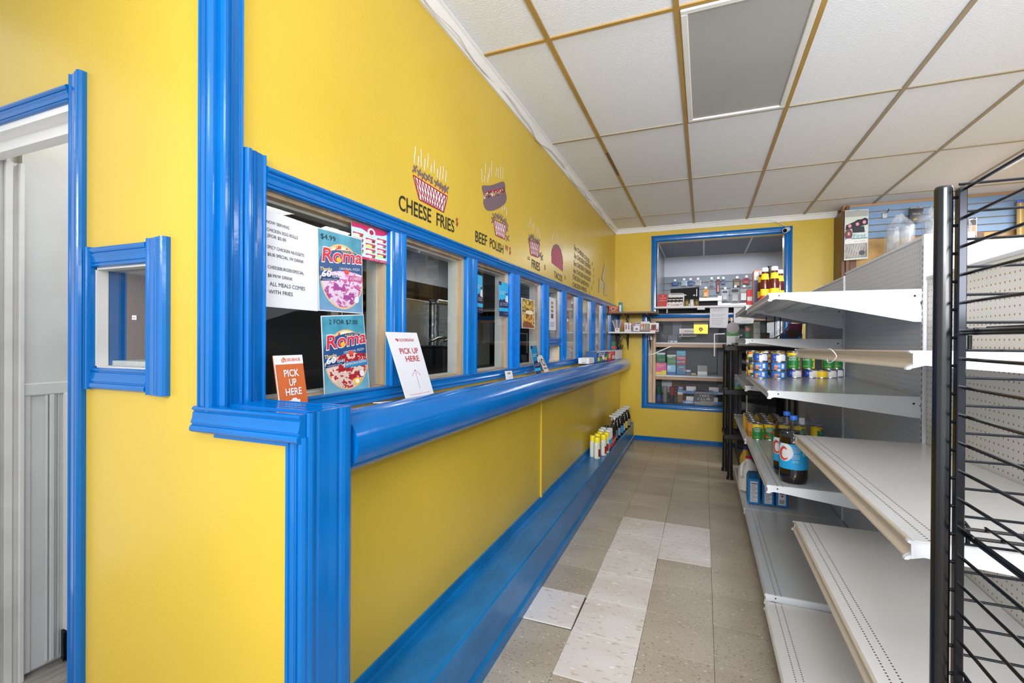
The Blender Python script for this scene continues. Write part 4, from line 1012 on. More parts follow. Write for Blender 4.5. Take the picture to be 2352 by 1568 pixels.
for s, u, v, h, w_ in (('NOW SERVING', .035, .865, .032, .40), ('CHICKEN EGG ROLLS', .04, .785, .034, .56), ('2FOR $5.00', .045, .722, .034, .33), ('SPICY CHICKEN NUGGETS', .05, .605, .034, .67), ('$8.00 SPECIAL /W DRINK', .05, .53, .034, .66), ('CHEESEBURGER/SPECIAL', .055, .40, .034, .66), ('$8.99/W DRINK', .055, .312, .034, .44), ('ALL MEALS COMES', .085, .222, .042, .65), ('WITH FRIES', .065, .14, .042, .43)):
    a = S.P(u, v); text(s, a, S.P(u+.3, v)-a, S.U, h*S.h, INK, mp_, w_*S.w)
# pink dessert menu
S = qsheet('x', GX+.0002, (807, 507.5), (890.5, 534), (890.5, 606), (808, 589))
dm_ = thing('dessert_menu', 'pink and pale blue dessert menu card in the window corner', 'sign', S.P(.5, 0)); S.board('sheet', C('#BFE0EE'), dm_)
S.shape([(0, 1), (1, 1), (1, .93), (.85, .84), (.62, .80), (.45, .80), (.25, .88), (0, .86)], C('#C4155E'), dm_, 'top_band'); S.rect(0, 1, 0, .07, C('#C4155E'), dm_)
S.shape(ell(.52, .84, .11, .13, 18), PAPER, dm_, 'emblem', .0011); S.shape(ell(.52, .84, .06, .075, 12), C('#A31A4C'), dm_, 'emblem', .0014)
for i, x in enumerate((.03, .36, .68)):
    for j in range(4):
        y = .60-.155*j+(0.06 if i != 1 else -.02)
        S.rect(x, x+.27, y-.05, y+.07, C(['#E9DCC0', '#D9D2D6', '#E6C9C0', '#C8DE7E'][(i*2+j) % 4]), dm_, 'menu_tile'); S.shape([(x, y+.07), (x+.27, y+.07), (x+.27, y+.01), (x+.1, y+.045), (x, y+.02)], C('#C4155E'), dm_, 'menu_tile', .0012)
        S.rect(x+.17, x+.25, y-.035, y+.02, C(['#7A4A22', '#3A2A24', '#A32A2A', '#3E8A32'][(i+j) % 4]), dm_, 'menu_tile', .0014)
S.text('the full menu', .45, .022, .03, PAPER, dm_, .5)
# flyers on the third window
LBL, DNV = C('#23A8DE'), C('#14183F')
def flyer(S, label, parent_thing=None, full=True):
    t = parent_thing or thing('laundry_flyer', label, 'flyer', S.P(.5, 0), 0, 'laundry flyers')
    S.board('sheet', LBL, t)
    S.shape([(0, 0), (1, 0), (1, .42), (.85, .50), (.7, .47), (.55, .52), (.35, .47), (.15, .50), (0, .44)], DNV, t, 'dark_hill')
    S.rect(0, 1, .15, .25, LBL, t, 'printed_band', .0011); S.rect(0, .3, .90, 1, DNV, t)
    S.text('is it laundry', .06, .70, .035, PAPER, t, .8, bold=.01); S.text('day yet?', .06, .645, .035, PAPER, t, .5, bold=.01)
    S.text('SELF-SERVE', .42, .375, .028, PAPER, t, .5); S.text('LAUNDRY', .42, .325, .028, PAPER, t, .5); S.text('near you today', .5, .08, .022, PAPER, t, .45)
    S.rect(.12, .32, .30, .40, C('#5A6AA0'), t, 'icon', .0011)
    S.shape([(.68, .45), (.98, .42), (.98, .60), (.90, .64), (.74, .60)], PAPER, t, 'figure', .0013); S.shape(ell(.84, .67, .09, .035, 10), C('#3A2A26'), t, 'figure', .0015)
    return t
flyer(qsheet('x', GX, (1090.5, 628), (1108, 634), (1108.5, 719), (1090.5, 716)), 'blue laundry flyer at the left edge of the third window')
flyer(qsheet('x', GX, (1145.5, 645), (1166, 651), (1167.5, 727), (1146.5, 726)), 'blue laundry flyer by the wooden jamb of the third window')
# taco photo on the fourth window
def food(seed, c):
    im, U, V = canvas(60, 84, c[0]); n1 = noise2(60, 84, .2, seed); n2 = noise2(60, 84, .1, seed+1)
    im = np.where((n2 > .5)[..., None], H(c[1]), im); im = np.where((n1 > .6)[..., None], H(c[2]), im)
    d = ((U-.55)/.42)**2+((V-.40)/.2)**2; im = np.where((d < 1)[..., None], H(c[3])*(.85+.3*n1[..., None]), im)
    im = np.where(((d < .5) & (n1 > .5))[..., None], H(c[4]), im); im = np.where((((U-.6)/.35)**2+((V-.55)/.07)**2 < 1)[..., None], H('EFE2BC'), im)
    im = np.where((V < .13+.1*np.sin(U*4))[..., None], H(c[5])*(.8+.3*n2[..., None]), im); return im
S = qsheet('x', GX, (1197, 683), (1227.5, 690), (1228.5, 754.5), (1199, 753.5))
t = thing('food_photo', 'loaded taco photograph with white border on the fourth window', 'poster', S.P(.5, 0)); S.board('sheet', PAPER, t)
S2 = Sheet(S.P(.05, .98), S.P(.95, .98), S.P(.95, .02), S.P(.05, .02)); picture('printed_photo', S2.P, food(11, ('B08A2A', '6A4E14', 'D8B850', 'D9A63C', '7A3A1E', '8A4A22')), t)
S = qsheet('x', GX, (1258, 680), (1276.5, 686.5), (1277, 758), (1257, 757.5))
t = thing('menu_sheet', 'white laminated sheet with small food pictures on the fifth window', 'sign', S.P(.5, 0)); S.board('sheet', C('#DCDDE6'), t)
for k in range(4): S.rect(.4, .68, .80-.125*k-(.06 if k == 3 else 0), .88-.125*k, C(['#B0893A', '#A8842E', '#9A7A34', '#7A5230'][k]), t, 'food_picture')
for k, s in enumerate(('CHICKEN', 'WINGS', 'DEAL')): S.text(s, .33, .22-.055*k, .03, INK, t, .45)
S = qsheet('x', GX, (1297, 710), (1306.5, 714), (1307, 763), (1297, 761))
t = thing('food_photo', 'reddish food photograph at the edge of the sixth window', 'poster', S.P(.5, 0)); S.board('sheet', PAPER, t); picture('printed_photo', S.P, food(23, ('A8482A', '7A2A1A', 'D9A04A', 'C88A4A', '8A2A1E', 'B89A5A'))[::2, ::2], t)
# sticker on the small window
S = qsheet('y', .8465, (303, 724), (313, 724), (313, 734), (303, 734))
t = thing('glass_sticker', 'tiny white sticker on the small square window', 'sticker', S.P(.5, 0)); S.board('sheet', PAPER, t); S.text('ATM', .15, .3, .3, INK, t, .7)

# ================================================================ THINGS STANDING ON THE COUNTER
TOPC = lambda y: 1.106-.004*(y-1)
S = qsheet('x', -1.09, (631, 815), (696.5, 815), (700, 921), (635, 921))
b0, b1 = S.P(0, 0), S.P(1, 0)
yA, yB = on('x', -1.09, 631, 850).y, on('x', -1.09, 698, 850).y; zT = on('x', -1.09, 660, 816).z
S = Sheet((-1.098, yA, zT), (-1.098, yB, zT), (-1.085, yB, 1.1825), (-1.085, yA, 1.1825))
S = Sheet((-1.098, yA, zT), (-1.098, yB, zT), (-1.070, yB+.006, 1.108), (-1.070, yA+.006, 1.108))
t = thing('pickup_sign', 'orange and white pick-up card behind the blue end post', 'sign', S.P(.5, 0)); S.board('card', C('#BE5A1E'), t, .002)
S.rect(0, 1, .87, 1, PAPER, t, 'white_header'); S.rect(0, .035, 0, 1, PAPER, t, 'white_edge', .0009)
OR = C('#C8581A'); S.text('GRUBHUB', .42, .912, .045, OR, t, .48, bold=.015)
S.shape([(.26, .90), (.40, .90), (.40, .945), (.33, .975), (.26, .945)], OR, t, 'emblem', .001); S.rect(.29, .31, .91, .95, PAPER, t, 'emblem', .0014); S.rect(.34, .37, .89, .93, PAPER, t, 'emblem', .0014)
for s, u, v, w_ in (('PICK', .28, .69, .52), ('UP', .42, .555, .25), ('HERE', .26, .42, .56)): S.text(s, u, v, .10, PAPER, t, w_, bold=.02)
S.shape([(.30, .28), (.72, .28), (.72, .345), (.64, .345), (.60, .375), (.48, .375), (.42, .345), (.30, .345)], PAPER, t, 'emblem', .001)
# white pick-up card on its foot
tl, tr, br_, bl = on('x', -1.075, 886.5, 762), on('x', -1.075, 957, 764), on('x', -1.045, 997, 905), on('x', -1.045, 934, 916)
zb = TOPC(1.55)
S = Sheet(tl, tr, Vector((-1.045, br_.y, zb+.014)), Vector((-1.045, bl.y, zb+.014)))
t = thing('pickup_sign', 'white pick-up card with dashed red arrow leaning on the counter', 'sign', (-1.045, (br_.y+bl.y)/2, zb)); S.board('card', PAPER, t, .003)
DR = C('#B3262E')
S.text('DOORDASH', .33, .865, .042, DR, t, .48, bold=.005); S.shape([(.20, .905), (.27, .905), (.31, .885), (.27, .862), (.24, .862), (.265, .882), (.22, .882)], DR, t, 'emblem')
S.text('PICK UP', .24, .68, .085, DR, t, .62, bold=.01); S.text('HERE', .36, .56, .085, DR, t, .46, bold=.01)
dsh = MB(); n = S.N*.0008
def dash(a, b, k):
    for i in range(k):
        p, q_ = lerp(a, b, i/k), lerp(a, b, (i+.62)/k); dsh.ribbon([S.P(*p)+n, S.P(*q_)+n], .0022, S.R, S.U)
dash((.56, .42), (.56, .13), 9); dash((.56, .43), (.40, .33), 4); dash((.56, .43), (.72, .33), 4)
obj('dashed_arrow', dsh, DR, t)['kind'] = 'stuff'
S.text('Order with the app or visit our website', .16, .055, .014, DR, t, .7)
ft = MB().obox((-1.112, 1.395, zb+.012), (.062, .10, -.010), (.006, .10, -.006), (0, 0, .0025)); obj('foot', ft, PAPER, t)
# small white card, brochures, leaflets
def leaner(name, label, cat, q, col, tilt=.02, zz=None):
    tl, tr, br_, bl = q; z = TOPC(on('x', -1.07, *bl).y)+.001 if zz is None else zz
    A, B = on('x', -1.09-tilt, *tl), on('x', -1.09-tilt, *tr); Cc, D = on('x', -1.07, *br_), on('x', -1.07, *bl)
    S = Sheet(A, B, Vector((Cc.x, Cc.y, z)), Vector((D.x, D.y, z))); t = thing(name, label, cat, S.P(.5, 0)); S.board('card', col, t, .0025); return S, t
S, t = leaner('business_card', 'small white card standing on the counter under the third window', 'card', ((1160, 852), (1175.5, 851), (1179.5, 869.5), (1164, 873)), PAPER)
S.rect(.3, .72, .66, .84, C('#2B4F7A'), t); S.rect(.36, .66, .69, .76, C('#D8B23A'), t, 'printed_band', .0012)
for k in range(2): S.text('order here now', .28, .42-.12*k, .05, INK, t, .6)
S, t = leaner('brochure', 'curved blue laundry brochure standing on the counter', 'flyer', ((1218, 794.5), (1232.5, 793), (1243.5, 856), (1232, 859)), LBL, .0)
flyer(S, '', t); sp_ = S.P(0, 1)
S, t = leaner('brochure', 'pale brochure with brown emblem next to the curved blue brochure', 'flyer', ((1235, 814.5), (1245, 816), (1263, 854.5), (1253, 856)), C('#D9CDC4'), .0)
S.shape(ell(.5, .62, .38, .2, 14), C('#4A3A3C'), t, 'emblem'); S.shape(ell(.5, .62, .26, .13, 14), C('#C9BDB6'), t, 'emblem', .0012); S.rect(0, 1, 0, .1, C('#E2703C'), t); [S.shape(ell(.25+.25*k_, .3, .09, .045, 12), INK, t, 'icon') for k_ in range(3)]
for k, (y, x, rz) in enumerate(((2.86, -1.075, .12), (3.06, -1.078, -.1), (3.27, -1.075, .1))):
    o = obj('leaflet', MB().box(-.045, .045, -.09, .09, 0, .0015+.001*k), C(['#E4E4E6', '#E9DDD2', '#DADDE4'][k]), None); o.location = (x, y, TOPC(y)+.0012); o.rotation_euler = (0, 0, rz)
    tag(o, ['flat white leaflet nearest the small white card', 'flat cream leaflet between two others on the counter', 'flat grey leaflet beside the curved blue brochure'][k], 'leaflet')
# tissue and candy cartons at the far end
def carton(name, label, cat, x0, x1, y0, y1, z, h, col, rz=0, group=None):
    t = thing(name, label, cat, ((x0+x1)/2, (y0+y1)/2, z), rz, group); a, b = (x1-x0)/2, (y1-y0)/2
    o = obj('box_body', MB().cbox(-a, a, -b, b, 0, h, .0015), col, t, False); return t, a, b
z = 1.111
t, a, b = carton('display_carton', 'white open carton at the left of the counter-end display', 'box', -1.07, -.97, 4.25, 4.47, 1.1285, .052, PAPER)
obj('cut_out', MB().box(-.025, .03, -b-.0008, -b, .012, .05), C('#C9CBCB'), t, False); obj('drawer', MB().box(-.015, .02, -b-.0016, -b-.0008, .006, .014), C('#8A8C8E'), t, False)
for nm, lab, y0_, y1_, col in (('candy_carton', 'blue candy carton with white lettering on the counter end', 4.57, 5.13, '#16508C'), ('candy_carton', 'bright red carton between the blue and white ones on counter end', 5.14, 5.60, '#C9243A'), ('candy_carton', 'plain white carton beside the red one on the counter end', 5.61, 6.10, None)):
    t, a, b = carton(nm, lab, 'box', -1.075, -.965, y0_, y1_, 1.156-.0085*(y0_-1), .108, PAPER if col is None else C(col), 0, 'cartons at the counter end')
    fx = a+.0008; M_ = chain(t)
    obj('inner_rim', MB().box(-a+.006, a-.006, -b+.008, b-.008, .1081, .1084), C('#9A9CA0'), t, False)
    obj('top_edge', MB().box(a, fx, -b, b, .098, .108), PAPER, t, False)
    if col == '#16508C':
        text('JOLLY', M_ @ Vector((fx, -b+.06, .058)), Y, Z, .032, PAPER, t, .34, bold=.03)
        lem = MB()
        for k, (yy, zz) in enumerate(((-.2, .03), (-.08, .022), (.04, .035), (.16, .025), (.24, .05), (.02, .05))): lem.add([(fx+.0006+k*1e-4, yy+.06*math.cos(q), zz+.02*math.sin(q)) for q in [2*math.pi*i/12 for i in range(12)]], [tuple(range(12))], k % 3)
        obj('fruit_print', lem, [C('#E6D23A'), C('#4A9A3A'), C('#F0EBD0')], t, False)['kind'] = 'stuff'
    elif col:
        text('8', M_ @ Vector((fx, -.0, .012)), Y, Z, .04, PAPER, t, .2, bold=.03); text('FRUIT', M_ @ Vector((fx, -.12, .07)), Y, Z, .018, PAPER, t, .22)
        obj('pear_print', MB().add([(fx+.0005, -.14+.06*math.cos(q), .05+.03*math.sin(q)) for q in [2*math.pi*i/12 for i in range(12)]], [tuple(range(12))]), C('#D9C86A'), t, False)
bag = thing('snack_bag', 'bag with green, red and yellow stripes behind the counter-end carton', 'bag', (-1.10, 6.22, 1.0865))
pr_ = MB(); r_ = random.Random(2)
bm_ = [C('#2E6B34'), C('#C92E3A'), C('#E0C23A'), C('#2A2622')]
zs = [0, .06, .09, .12, .15, .18, .24, .32]
for k in range(7): pr_.box(-.012, .055-.004*k, -.05, .05, zs[k], zs[k+1], [0, 1, 2, 0, 1, 0, 3][k])
obj('bag_body', pr_, bm_, bag, False)
cr = MB()
for k in range(16):
    aa = r_.uniform(0, 6.28); cr.cyl((.08+.02*math.cos(aa), .02*math.sin(aa), .12+.01*k), (.09+.04*math.cos(aa), .04*math.sin(aa), .17+.011*k), .012, .004, 5, k % 2)
obj('crinkled_top', cr, [C('#3A3024', .25), C('#6A5A3A', .25)], bag, False)['kind'] = 'stuff'
t, a, b = carton('gift_box', 'narrow white and red carton against the yellow corner', 'box', -1.09, -1.05, 6.34, 6.46, 1.0858, .12, C('#E2D6CE'))
obj('printed_panel', MB().box(a, a+.0008, -b+.01, b-.02, .03, .1), C('#B02C3C'), t, False)

# ================================================================ SPRAY CANS AND BOTTLES ON THE LEDGE
LZ = lambda y: .2545-.003*(y-1)
def spray(x, y, kind, label):
    cap = [C('#EFDD2E', .3), PAPER, C('#17171A')][kind]; r, h = ((.029, .20), (.031, .205), (.027, .19))[kind]
    t = thing('spray_can', label, 'spray can', (x, y, LZ(y)), rnd.uniform(-.5, .5), ['yellow capped spray cans', 'white capped spray cans', 'red spray cans'][kind])
    def mf(a, i):
        z = i
        if kind == 0: return 1 if .80 < a < .95 and 2 <= i <= 5 else (2 if .70 < a < .95 else 0)
        if kind == 1: return (0, 1, 1, 2, 2, 3, 3, 3)[min(7, max(0, 7-i))] if False else (3 if i < 2 else (2 if i < 4 else (1 if i < 7 and .55 < a < .95 else 0)))
        return (1 if i < 3 else (2 if i < 4 else (1 if i < 6 else 0)))
    bod = [(r*.92, 0), (r, .004)]+[(r, .004+(h*.74-.008)*k/8) for k in range(1, 9)]+[(r*.9, h*.76)]
    mats = [[C('#DADCDA', .3), C('#8A2A34', .3), C('#C9CDB4', .3)], [PAPER, C('#2E9AD0', .3), C('#D8402E', .3), C('#1C2E6A', .3)], [C('#2A1A1A', .3), C('#C3242C', .3), C('#E3C22E', .3)]][kind]
    obj('can_body', MB().lathe(bod, n=24, mf=mf), mats, t, False)
    obj('cap', MB().lathe([(r*.96, h*.752), (r*.97, h*.76), (r*.97, h*.97), (r*.9, h), (r*.3, h)], n=24), cap, t, False)
    return t
Yp = [(-.913, 4.36), (-.966, 4.42), (-.883, 4.51), (-.945, 4.53), (-.880, 4.63), (-.944, 4.64)]
Yl = ['yellow capped spray can at the front of the ledge group', 'yellow capped spray can next to the wall, just behind the front one', 'yellow capped can on the aisle side, second in line', 'yellow capped can by the wall in the second row', 'yellow capped can in the third row beside the white capped can', 'yellow capped can deepest in the third row by the wall']
for (x, y), l in zip(Yp, Yl): spray(x, y, 0, l)
for k, (x, y) in enumerate(((-.885, 4.74), (-.952, 4.75), (-.887, 4.84), (-.953, 4.85))): spray(x, y, 1, ['white and blue spray can on the aisle side, first of its row', 'white capped can by the wall in the first white row', 'white and blue can on the aisle side of the second white row', 'white capped can by the wall in the second white row'][k])
for k, (x, y) in enumerate(((-.892, 4.95), (-.955, 4.95), (-.895, 5.05), (-.957, 5.05), (-.899, 5.14))): spray(x, y, 2, ['first red and yellow can on the aisle side', 'dark capped red can by the wall in the first red row', 'second red and yellow can on the aisle side', 'dark capped red can by the wall in the second red row', 'last red and yellow can before the trigger bottles'][k])
def trigger(x, y, k, label):
    t = thing('trigger_bottle', label, 'spray bottle', (x, y, LZ(y)), -.25, 'black trigger spray bottles')
    obj('bottle_body', MB().lathe([(.036, 0), (.04, .006), (.04, .12), (.034, .15), (.022, .19), (.015, .215), (.014, .228)], n=24), C('#0E0F12', .25), t, False)
    obj('label', MB().lathe([(.0406, .025), (.0406, .11)], n=24, mf=lambda a, i: 0 if a > .5 else 1), [C(['#2A86C4', '#8A8F98', '#2A86C4', '#B5B8BC', '#C9B33A', '#8A8F98'][k]), C('#2A2C34')], t, False)
    obj('straw', MB().cyl((.0, -.0385, .125), (.0, -.0245, .19), .003, n=6), LGY, t, False)
    hd = MB().cbox(-.055, .035, -.012, .012, .245, .268, .004).cyl((0, 0, .222), (0, 0, .248), .017, .013, 14).cbox(-.062, -.05, -.010, .010, .248, .266, .003)
    hd.prism([(-.03, -.005, .247), (-.018, -.005, .247), (-.030, -.005, .208), (-.040, -.005, .208)], [(-.03, .005, .247), (-.018, .005, .247), (-.030, .005, .208), (-.040, .005, .208)])
    obj('trigger_head', hd, C('#C6C9CE', .4), t, False)
    obj('price_sticker', MB().box(-.006, .006, -.0415, -.04, .125, .137), REDL, t, False)
for k, y in enumerate((5.28, 5.44, 5.60, 5.76, 5.93, 6.12)):
    trigger(-.915+.006*k-.012*(k > 2), y, k, ['black trigger spray bottle closest to the red cans', 'second black trigger bottle with grey label', 'third black trigger bottle in the ledge row', 'fourth black trigger bottle in the ledge row', 'fifth black trigger bottle with yellow label', 'black trigger bottle nearest the back wall'][k])

# ================================================================ KITCHEN SEEN THROUGH THE SERVING WINDOWS
t = thing('splashback', 'tall brushed steel splashback sheets on the kitchen wall', 'panel', (-3.19, 4.2, .9))
for k in range(6): obj('sheet', MB().cbox(-3.195, -3.18, 2.05+.74*k, 2.05+.74*k+.73, .9, 1.62, .003), STEEL, t)
t = thing('foil_duct', 'ribbed shiny foil duct standing behind the second window', 'duct', (-2.2, 3.8, .9))
pts_ = []
for k in range(61): pts_.append((-2.2+.05*(k % 2)*.5, 3.62+.0055*k))
d = MB()
for k in range(60): d.obox((*pts_[k], 1.22), (pts_[k+1][0]-pts_[k][0], pts_[k+1][1]-pts_[k][1], 0), (-.02, 0, 0), (0, 0, .44))
obj('ribs', d, FOIL, t)['kind'] = 'stuff'
obj('side_sheet', MB().cbox(-2.26, -2.25, 2.95, 3.58, 1.022, 1.68, .002), STEEL, t)
obj('foil_cap', MB().cbox(-2.28, -2.17, 3.60, 3.97, 1.655, 1.70, .01), FOIL, t)
obj('foil_body', MB().cbox(-2.34, -2.225, 3.60, 3.97, 1.0215, 1.66, .01), FOIL, t)
t = thing('steel_pot', 'shiny steel pot under the foil duct behind the second window', 'pot', (-2.05, 3.72, 1.02))
obj('pot_body', MB().lathe([(.07, 0), (.075, .01), (.075, .16), (.08, .165)], n=28), mat('polished_steel', '#D9DCDF', .15, metal=1), t, False)
t = thing('prep_table', 'dark steel prep table running along the kitchen windows', 'table', (-2.2, 3.6, 0))
obj('table_top', MB().cbox(-2.6, -1.75, 2.25, 6.3, .98, 1.02, .005), mat('dark_steel', '#54585E', .35, metal=.8, noise=.2, nscale=3), t)
for x in (-2.55, -1.80):
    for y in (2.35, 6.2): obj('leg', MB().cyl((x, y, 0), (x, y, .98), .022), STEEL, t)
t = thing('deep_fryer', 'black deep fryer box with two dark handled wire baskets', 'fryer', (-2.05, 3.42, 1.02))
obj('fryer_body', MB().cbox(-.13, .13, -.14, .14, 0, .26, .01), BLACKP, t, False)
obj('rim', MB().cbox(-.135, .135, -.145, .145, .26, .275, .004), mat('dark_steel', '#54585E', .35), t, False)
for k in (-.06, .06):
    obj('handle', MB().tube([(k, -.02, .31), (k+.01, .06, .335), (k+.02, .16, .34), (k+.03, .28, .325)], [.008, .012, .013, .009], 10), BLACKM, t, False)
    bk = MB()
    for q in range(5): bk.tube([(k, -.12+.04*q, .25), (k, -.11+.04*q, .30), (k, -.05+.03*q, .325)], .0025, 6)
    obj('basket_wire', bk, mat('dull_wire', '#6A6E74', .5), t, False)
t = thing('range_hood', 'dark cooking hood hanging above the kitchen equipment', 'hood', (-2.6, 3.4, 1.75))
obj('hood_body', MB().prism([(-3.19, 2.2, 1.8), (-2.3, 2.2, 1.72), (-2.3, 2.2, 1.84), (-2.9, 2.2, 2.6), (-3.19, 2.2, 2.6)], [(-3.19, 6.0, 1.8), (-2.3, 6.0, 1.72), (-2.3, 6.0, 1.84), (-2.9, 6.0, 2.6), (-3.19, 6.0, 2.6)]), mat('greasy_dark_steel', '#33353A', .4, metal=.7, noise=.3, nscale=4), t)
t = thing('grey_cabinet', 'pale grey tall cabinet deep in the kitchen behind middle windows', 'cabinet', (-2.9, 5.2, 0))
obj('cabinet_body', MB().cbox(-3.17, -2.65, 4.75, 5.7, .02, 1.6, .008), mat('pale_grey_enamel', '#8E9499', .4), t)
for y in (4.76, 5.235): obj('door', MB().cbox(-2.655, -2.635, y, y+.455, .06, 1.56, .005), mat('pale_grey_enamel', '#8E9499', .4), t)
t = thing('white_post', 'white painted post standing in the kitchen', 'post', (-2.0, 2.15, 0))
obj('post_body', MB().cbox(-2.03, -1.97, 2.10, 2.16, 0, 2.7, .004), OFFW, t)
t = thing('grey_hose', 'coiled grey hose behind the small square window', 'hose', (-1.70, .99, 1.4))
obj('hose', MB().tube([(-1.70, .985+.05*math.cos(a), 1.60+.09*math.sin(a)) for a in [math.pi*q/12 for q in range(12, 26)]], .007, 8), C('#B9B4B6'), t)
obj('hose', MB().tube([(-1.703, .905+.045*k/8, 1.42-.15*(k/8)**1.4) for k in range(9)], .006, 8), C('#8E868A'), t)

# ================================================================ BACK WALL: SHELVES IN THE CORNER
def wshelf(label, z, m, em):
    t = thing('wall_shelf', label, 'shelf', (-.85, 6.3, z), 0, 'corner wall shelves')
    obj('board', MB().cbox(-1.128, -.553, 6.03, YB-.012, z-.02, z, .002), m, t); obj('front_edge', MB().cbox(-1.128, -.553, 6.022, 6.03, z-.02, z, .002), em, t)
    for x in (-.955, -.66):
        b_ = MB().box(x-.012, x+.012, 6.06, YB, z-.028, z-.02)
        b_.prism([(x-.015, YB-.015, z-.028), (x+.015, YB-.015, z-.028), (x+.004, YB-.015, z-.24), (x-.004, YB-.015, z-.24)], [(x-.015, YB-.001, z-.028), (x+.015, YB-.001, z-.028), (x+.004, YB-.001, z-.24), (x-.004, YB-.001, z-.24)])
        b_.tube([(x, 6.09, z-.03), (x, 6.38, z-.06), (x, YB-.01, z-.20)], .007, 6)
        obj('bracket', b_, BLACKM, t)
    return t
wshelf('brown wooden wall shelf in the corner, upper of two', 1.703, mat('brown_shelf_board', '#8A6C50', .5, noise=.2, nscale=8, stretch=(.6, 4, 4)), mat('brown_shelf_edge', '#7A5F48', .5))
wshelf('white fronted wall shelf in the corner, lower of two', 1.452, mat('grey_shelf_board', '#77706E', .4), PAPER)
def pbox(name, label, cat, u0, u1, v0, v1, y, depth, col, z=None, group=None, ins=()):
    """carton whose front stands on plane y and fills the given frame box; ins = (u0, u1, v0, v1, colour) printed bands in 0..1"""
    A = on('y', y, u0, v1); B = on('y', y, u1, v0); x0, x1 = A.x, B.x; zb = A.z if z is None else z; h = B.z-A.z
    t = thing(name, label, cat, ((x0+x1)/2, y, zb), 0, group); a = (x1-x0)/2
    obj('box_body', MB().cbox(-a, a, 0, depth, 0, h, min(.002, a*.2)), col if not isinstance(col, str) else C(col), t, False)
    for k, (p, q, r, s, c_) in enumerate(ins):
        obj('printed_band', MB().box(-a+2*a*p, -a+2*a*q, -.0008-.0003*k, 0, h*r, h*s), c_ if not isinstance(c_, str) else C(c_), t, False)
    t['_w'] = 2*a; t['_h'] = h
    return t
def plabel(t, s, u, v, h, w_, m, bold=0):
    W_, Hh = t['_w'], t['_h']; p = chain(t) @ Vector((-W_/2+W_*u, -.0022, Hh*v))
    text(s, p, (1, 0, 0), (0, 0, 1), h*Hh, m, t, w_*W_, bold=bold, off=.0012)
t = pbox('detergent_box', 'orange detergent carton with round blue emblem on the brown shelf', 'box', 1398.5, 1419.5, 700, 713.5, 6.06, .07, '#D9601E', 1.7035, None, [(0, 1, .22, .42, '#2A3E9A'), (0, 1, 0, .03, '#B8481A')])
a_ = t['_w']; hh = t['_h']
for r_, c_, dy in ((.030, '#F2C22E', 0), (.024, '#E06A20', .0004), (.019, '#2A3E9A', .0008)):
    obj('emblem', MB().add([(r_*math.cos(q), -.0016-dy, hh*.55+r_*.85*math.sin(q)) for q in [2*math.pi*i/20 for i in range(20)]], [tuple(range(20))]), C(c_), t, False)
plabel(t, 'Tide', .41, .50, .12, .18, C('#F2C22E'))
p = on('y', 6.09, 1425.5, 713)
t = thing('deodorant_can', 'teal deodorant can next to the orange carton on brown shelf', 'can', (p.x, 6.09, 1.7035))
obj('can_body', MB().lathe([(.024, 0), (.026, .004), (.026, .09), (.0255, .092)], n=22, mf=lambda a, i: 0 if not .62 < a < .8 else (1 if i == 1 else 0)), [C('#259AA6', .3), LGY], t, False)
obj('cap', MB().lathe([(.0262, .092), (.0262, .112), (.02, .122), (.008, .125)], n=22), C('#2B8F9C', .3), t, False)
obj('price_sticker', MB().box(.004, .016, -.0275, -.026, .085, .1), REDL, t, False)
# small cartons on the lower shelf, crop frame (1390,680) at 8.71 px
q = lambda x: 1390+x/8.71
r_ = lambda y: 680+y/8.71
LS = 1.4525
def lsb(name, label, x0, x1, y0, y1, y, dep, col, ins=()): return pbox(name, label, 'box', q(x0), q(x1), r_(y0), r_(y1), y, dep, col, LS, None, ins)
t = thing('brush_pack', 'fanned grey comb packs in a small white cup at shelf left end', 'pack', (on('y', 6.12, q(245), r_(650)).x, 6.12, LS))
obj('holder', MB().cbox(-.03, .03, -.02, .02, 0, .05, .002), PAPER, t, False); obj('price_sticker', MB().box(-.01, .008, -.0212, -.02, .025, .038), REDL, t, False)
for k in range(6):
    a = -.028+.012*k; o = MB().prism([(a-.004, -.008+.003*k, .04), (a+.006, -.008+.003*k, .04), (a*2.2+.008, -.008+.003*k, .155-.004*abs(k-2)), (a*2.2-.008, -.008+.003*k, .155-.004*abs(k-2))], [(a-.004, -.006+.003*k, .04), (a+.006, -.006+.003*k, .04), (a*2.2+.008, -.006+.003*k, .155-.004*abs(k-2)), (a*2.2-.008, -.006+.003*k, .155-.004*abs(k-2))])
    obj('comb_pack', o, C(['#B9AEB4', '#8E8288', '#C9C2C8', '#7A6A70', '#B0A6AE', '#9A5A60'][k]), t, False)
t = lsb('battery_box', 'white carton with four red marked razors on the lower shelf', 385, 525, 470, 655, 6.12, .05, PAPER)
for k in range(4): obj('printed_band', MB().box(-.062+.034*k, -.052+.034*k, -.0012, 0, .03, .09), C('#3A3038') if k % 2 else C('#8A2A34'), t, False)
for k, (x, z) in enumerate(((-.066, .062), (-.03, .045), (.0, .10), (.035, .11))): obj('price_sticker', MB().box(x, x+.02, -.0018, -.0012, z, z+.012), REDL, t, False)
lsb('battery_box', 'thin lilac carton with red dot behind the razors', 532, 592, 465, 650, 6.18, .04, '#A59AA4', [(.3, .7, .7, .85, REDL)])
lsb('battery_box', 'tall white carton behind the small white one on lower shelf', 606, 722, 362, 560, 6.24, .05, '#D9D6DE', [(.1, .9, .84, .94, '#4A4450'), (.05, .95, .42, .62, '#9A4A5A')])
lsb('battery_box', 'small white carton with dark red triangle on the lower shelf', 566, 690, 530, 650, 6.08, .06, PAPER, [(0, 1, 0, .1, '#3A3A44'), (.3, .75, .35, .5, '#8A2434'), (.4, .65, .5, .62, '#8A2434')])
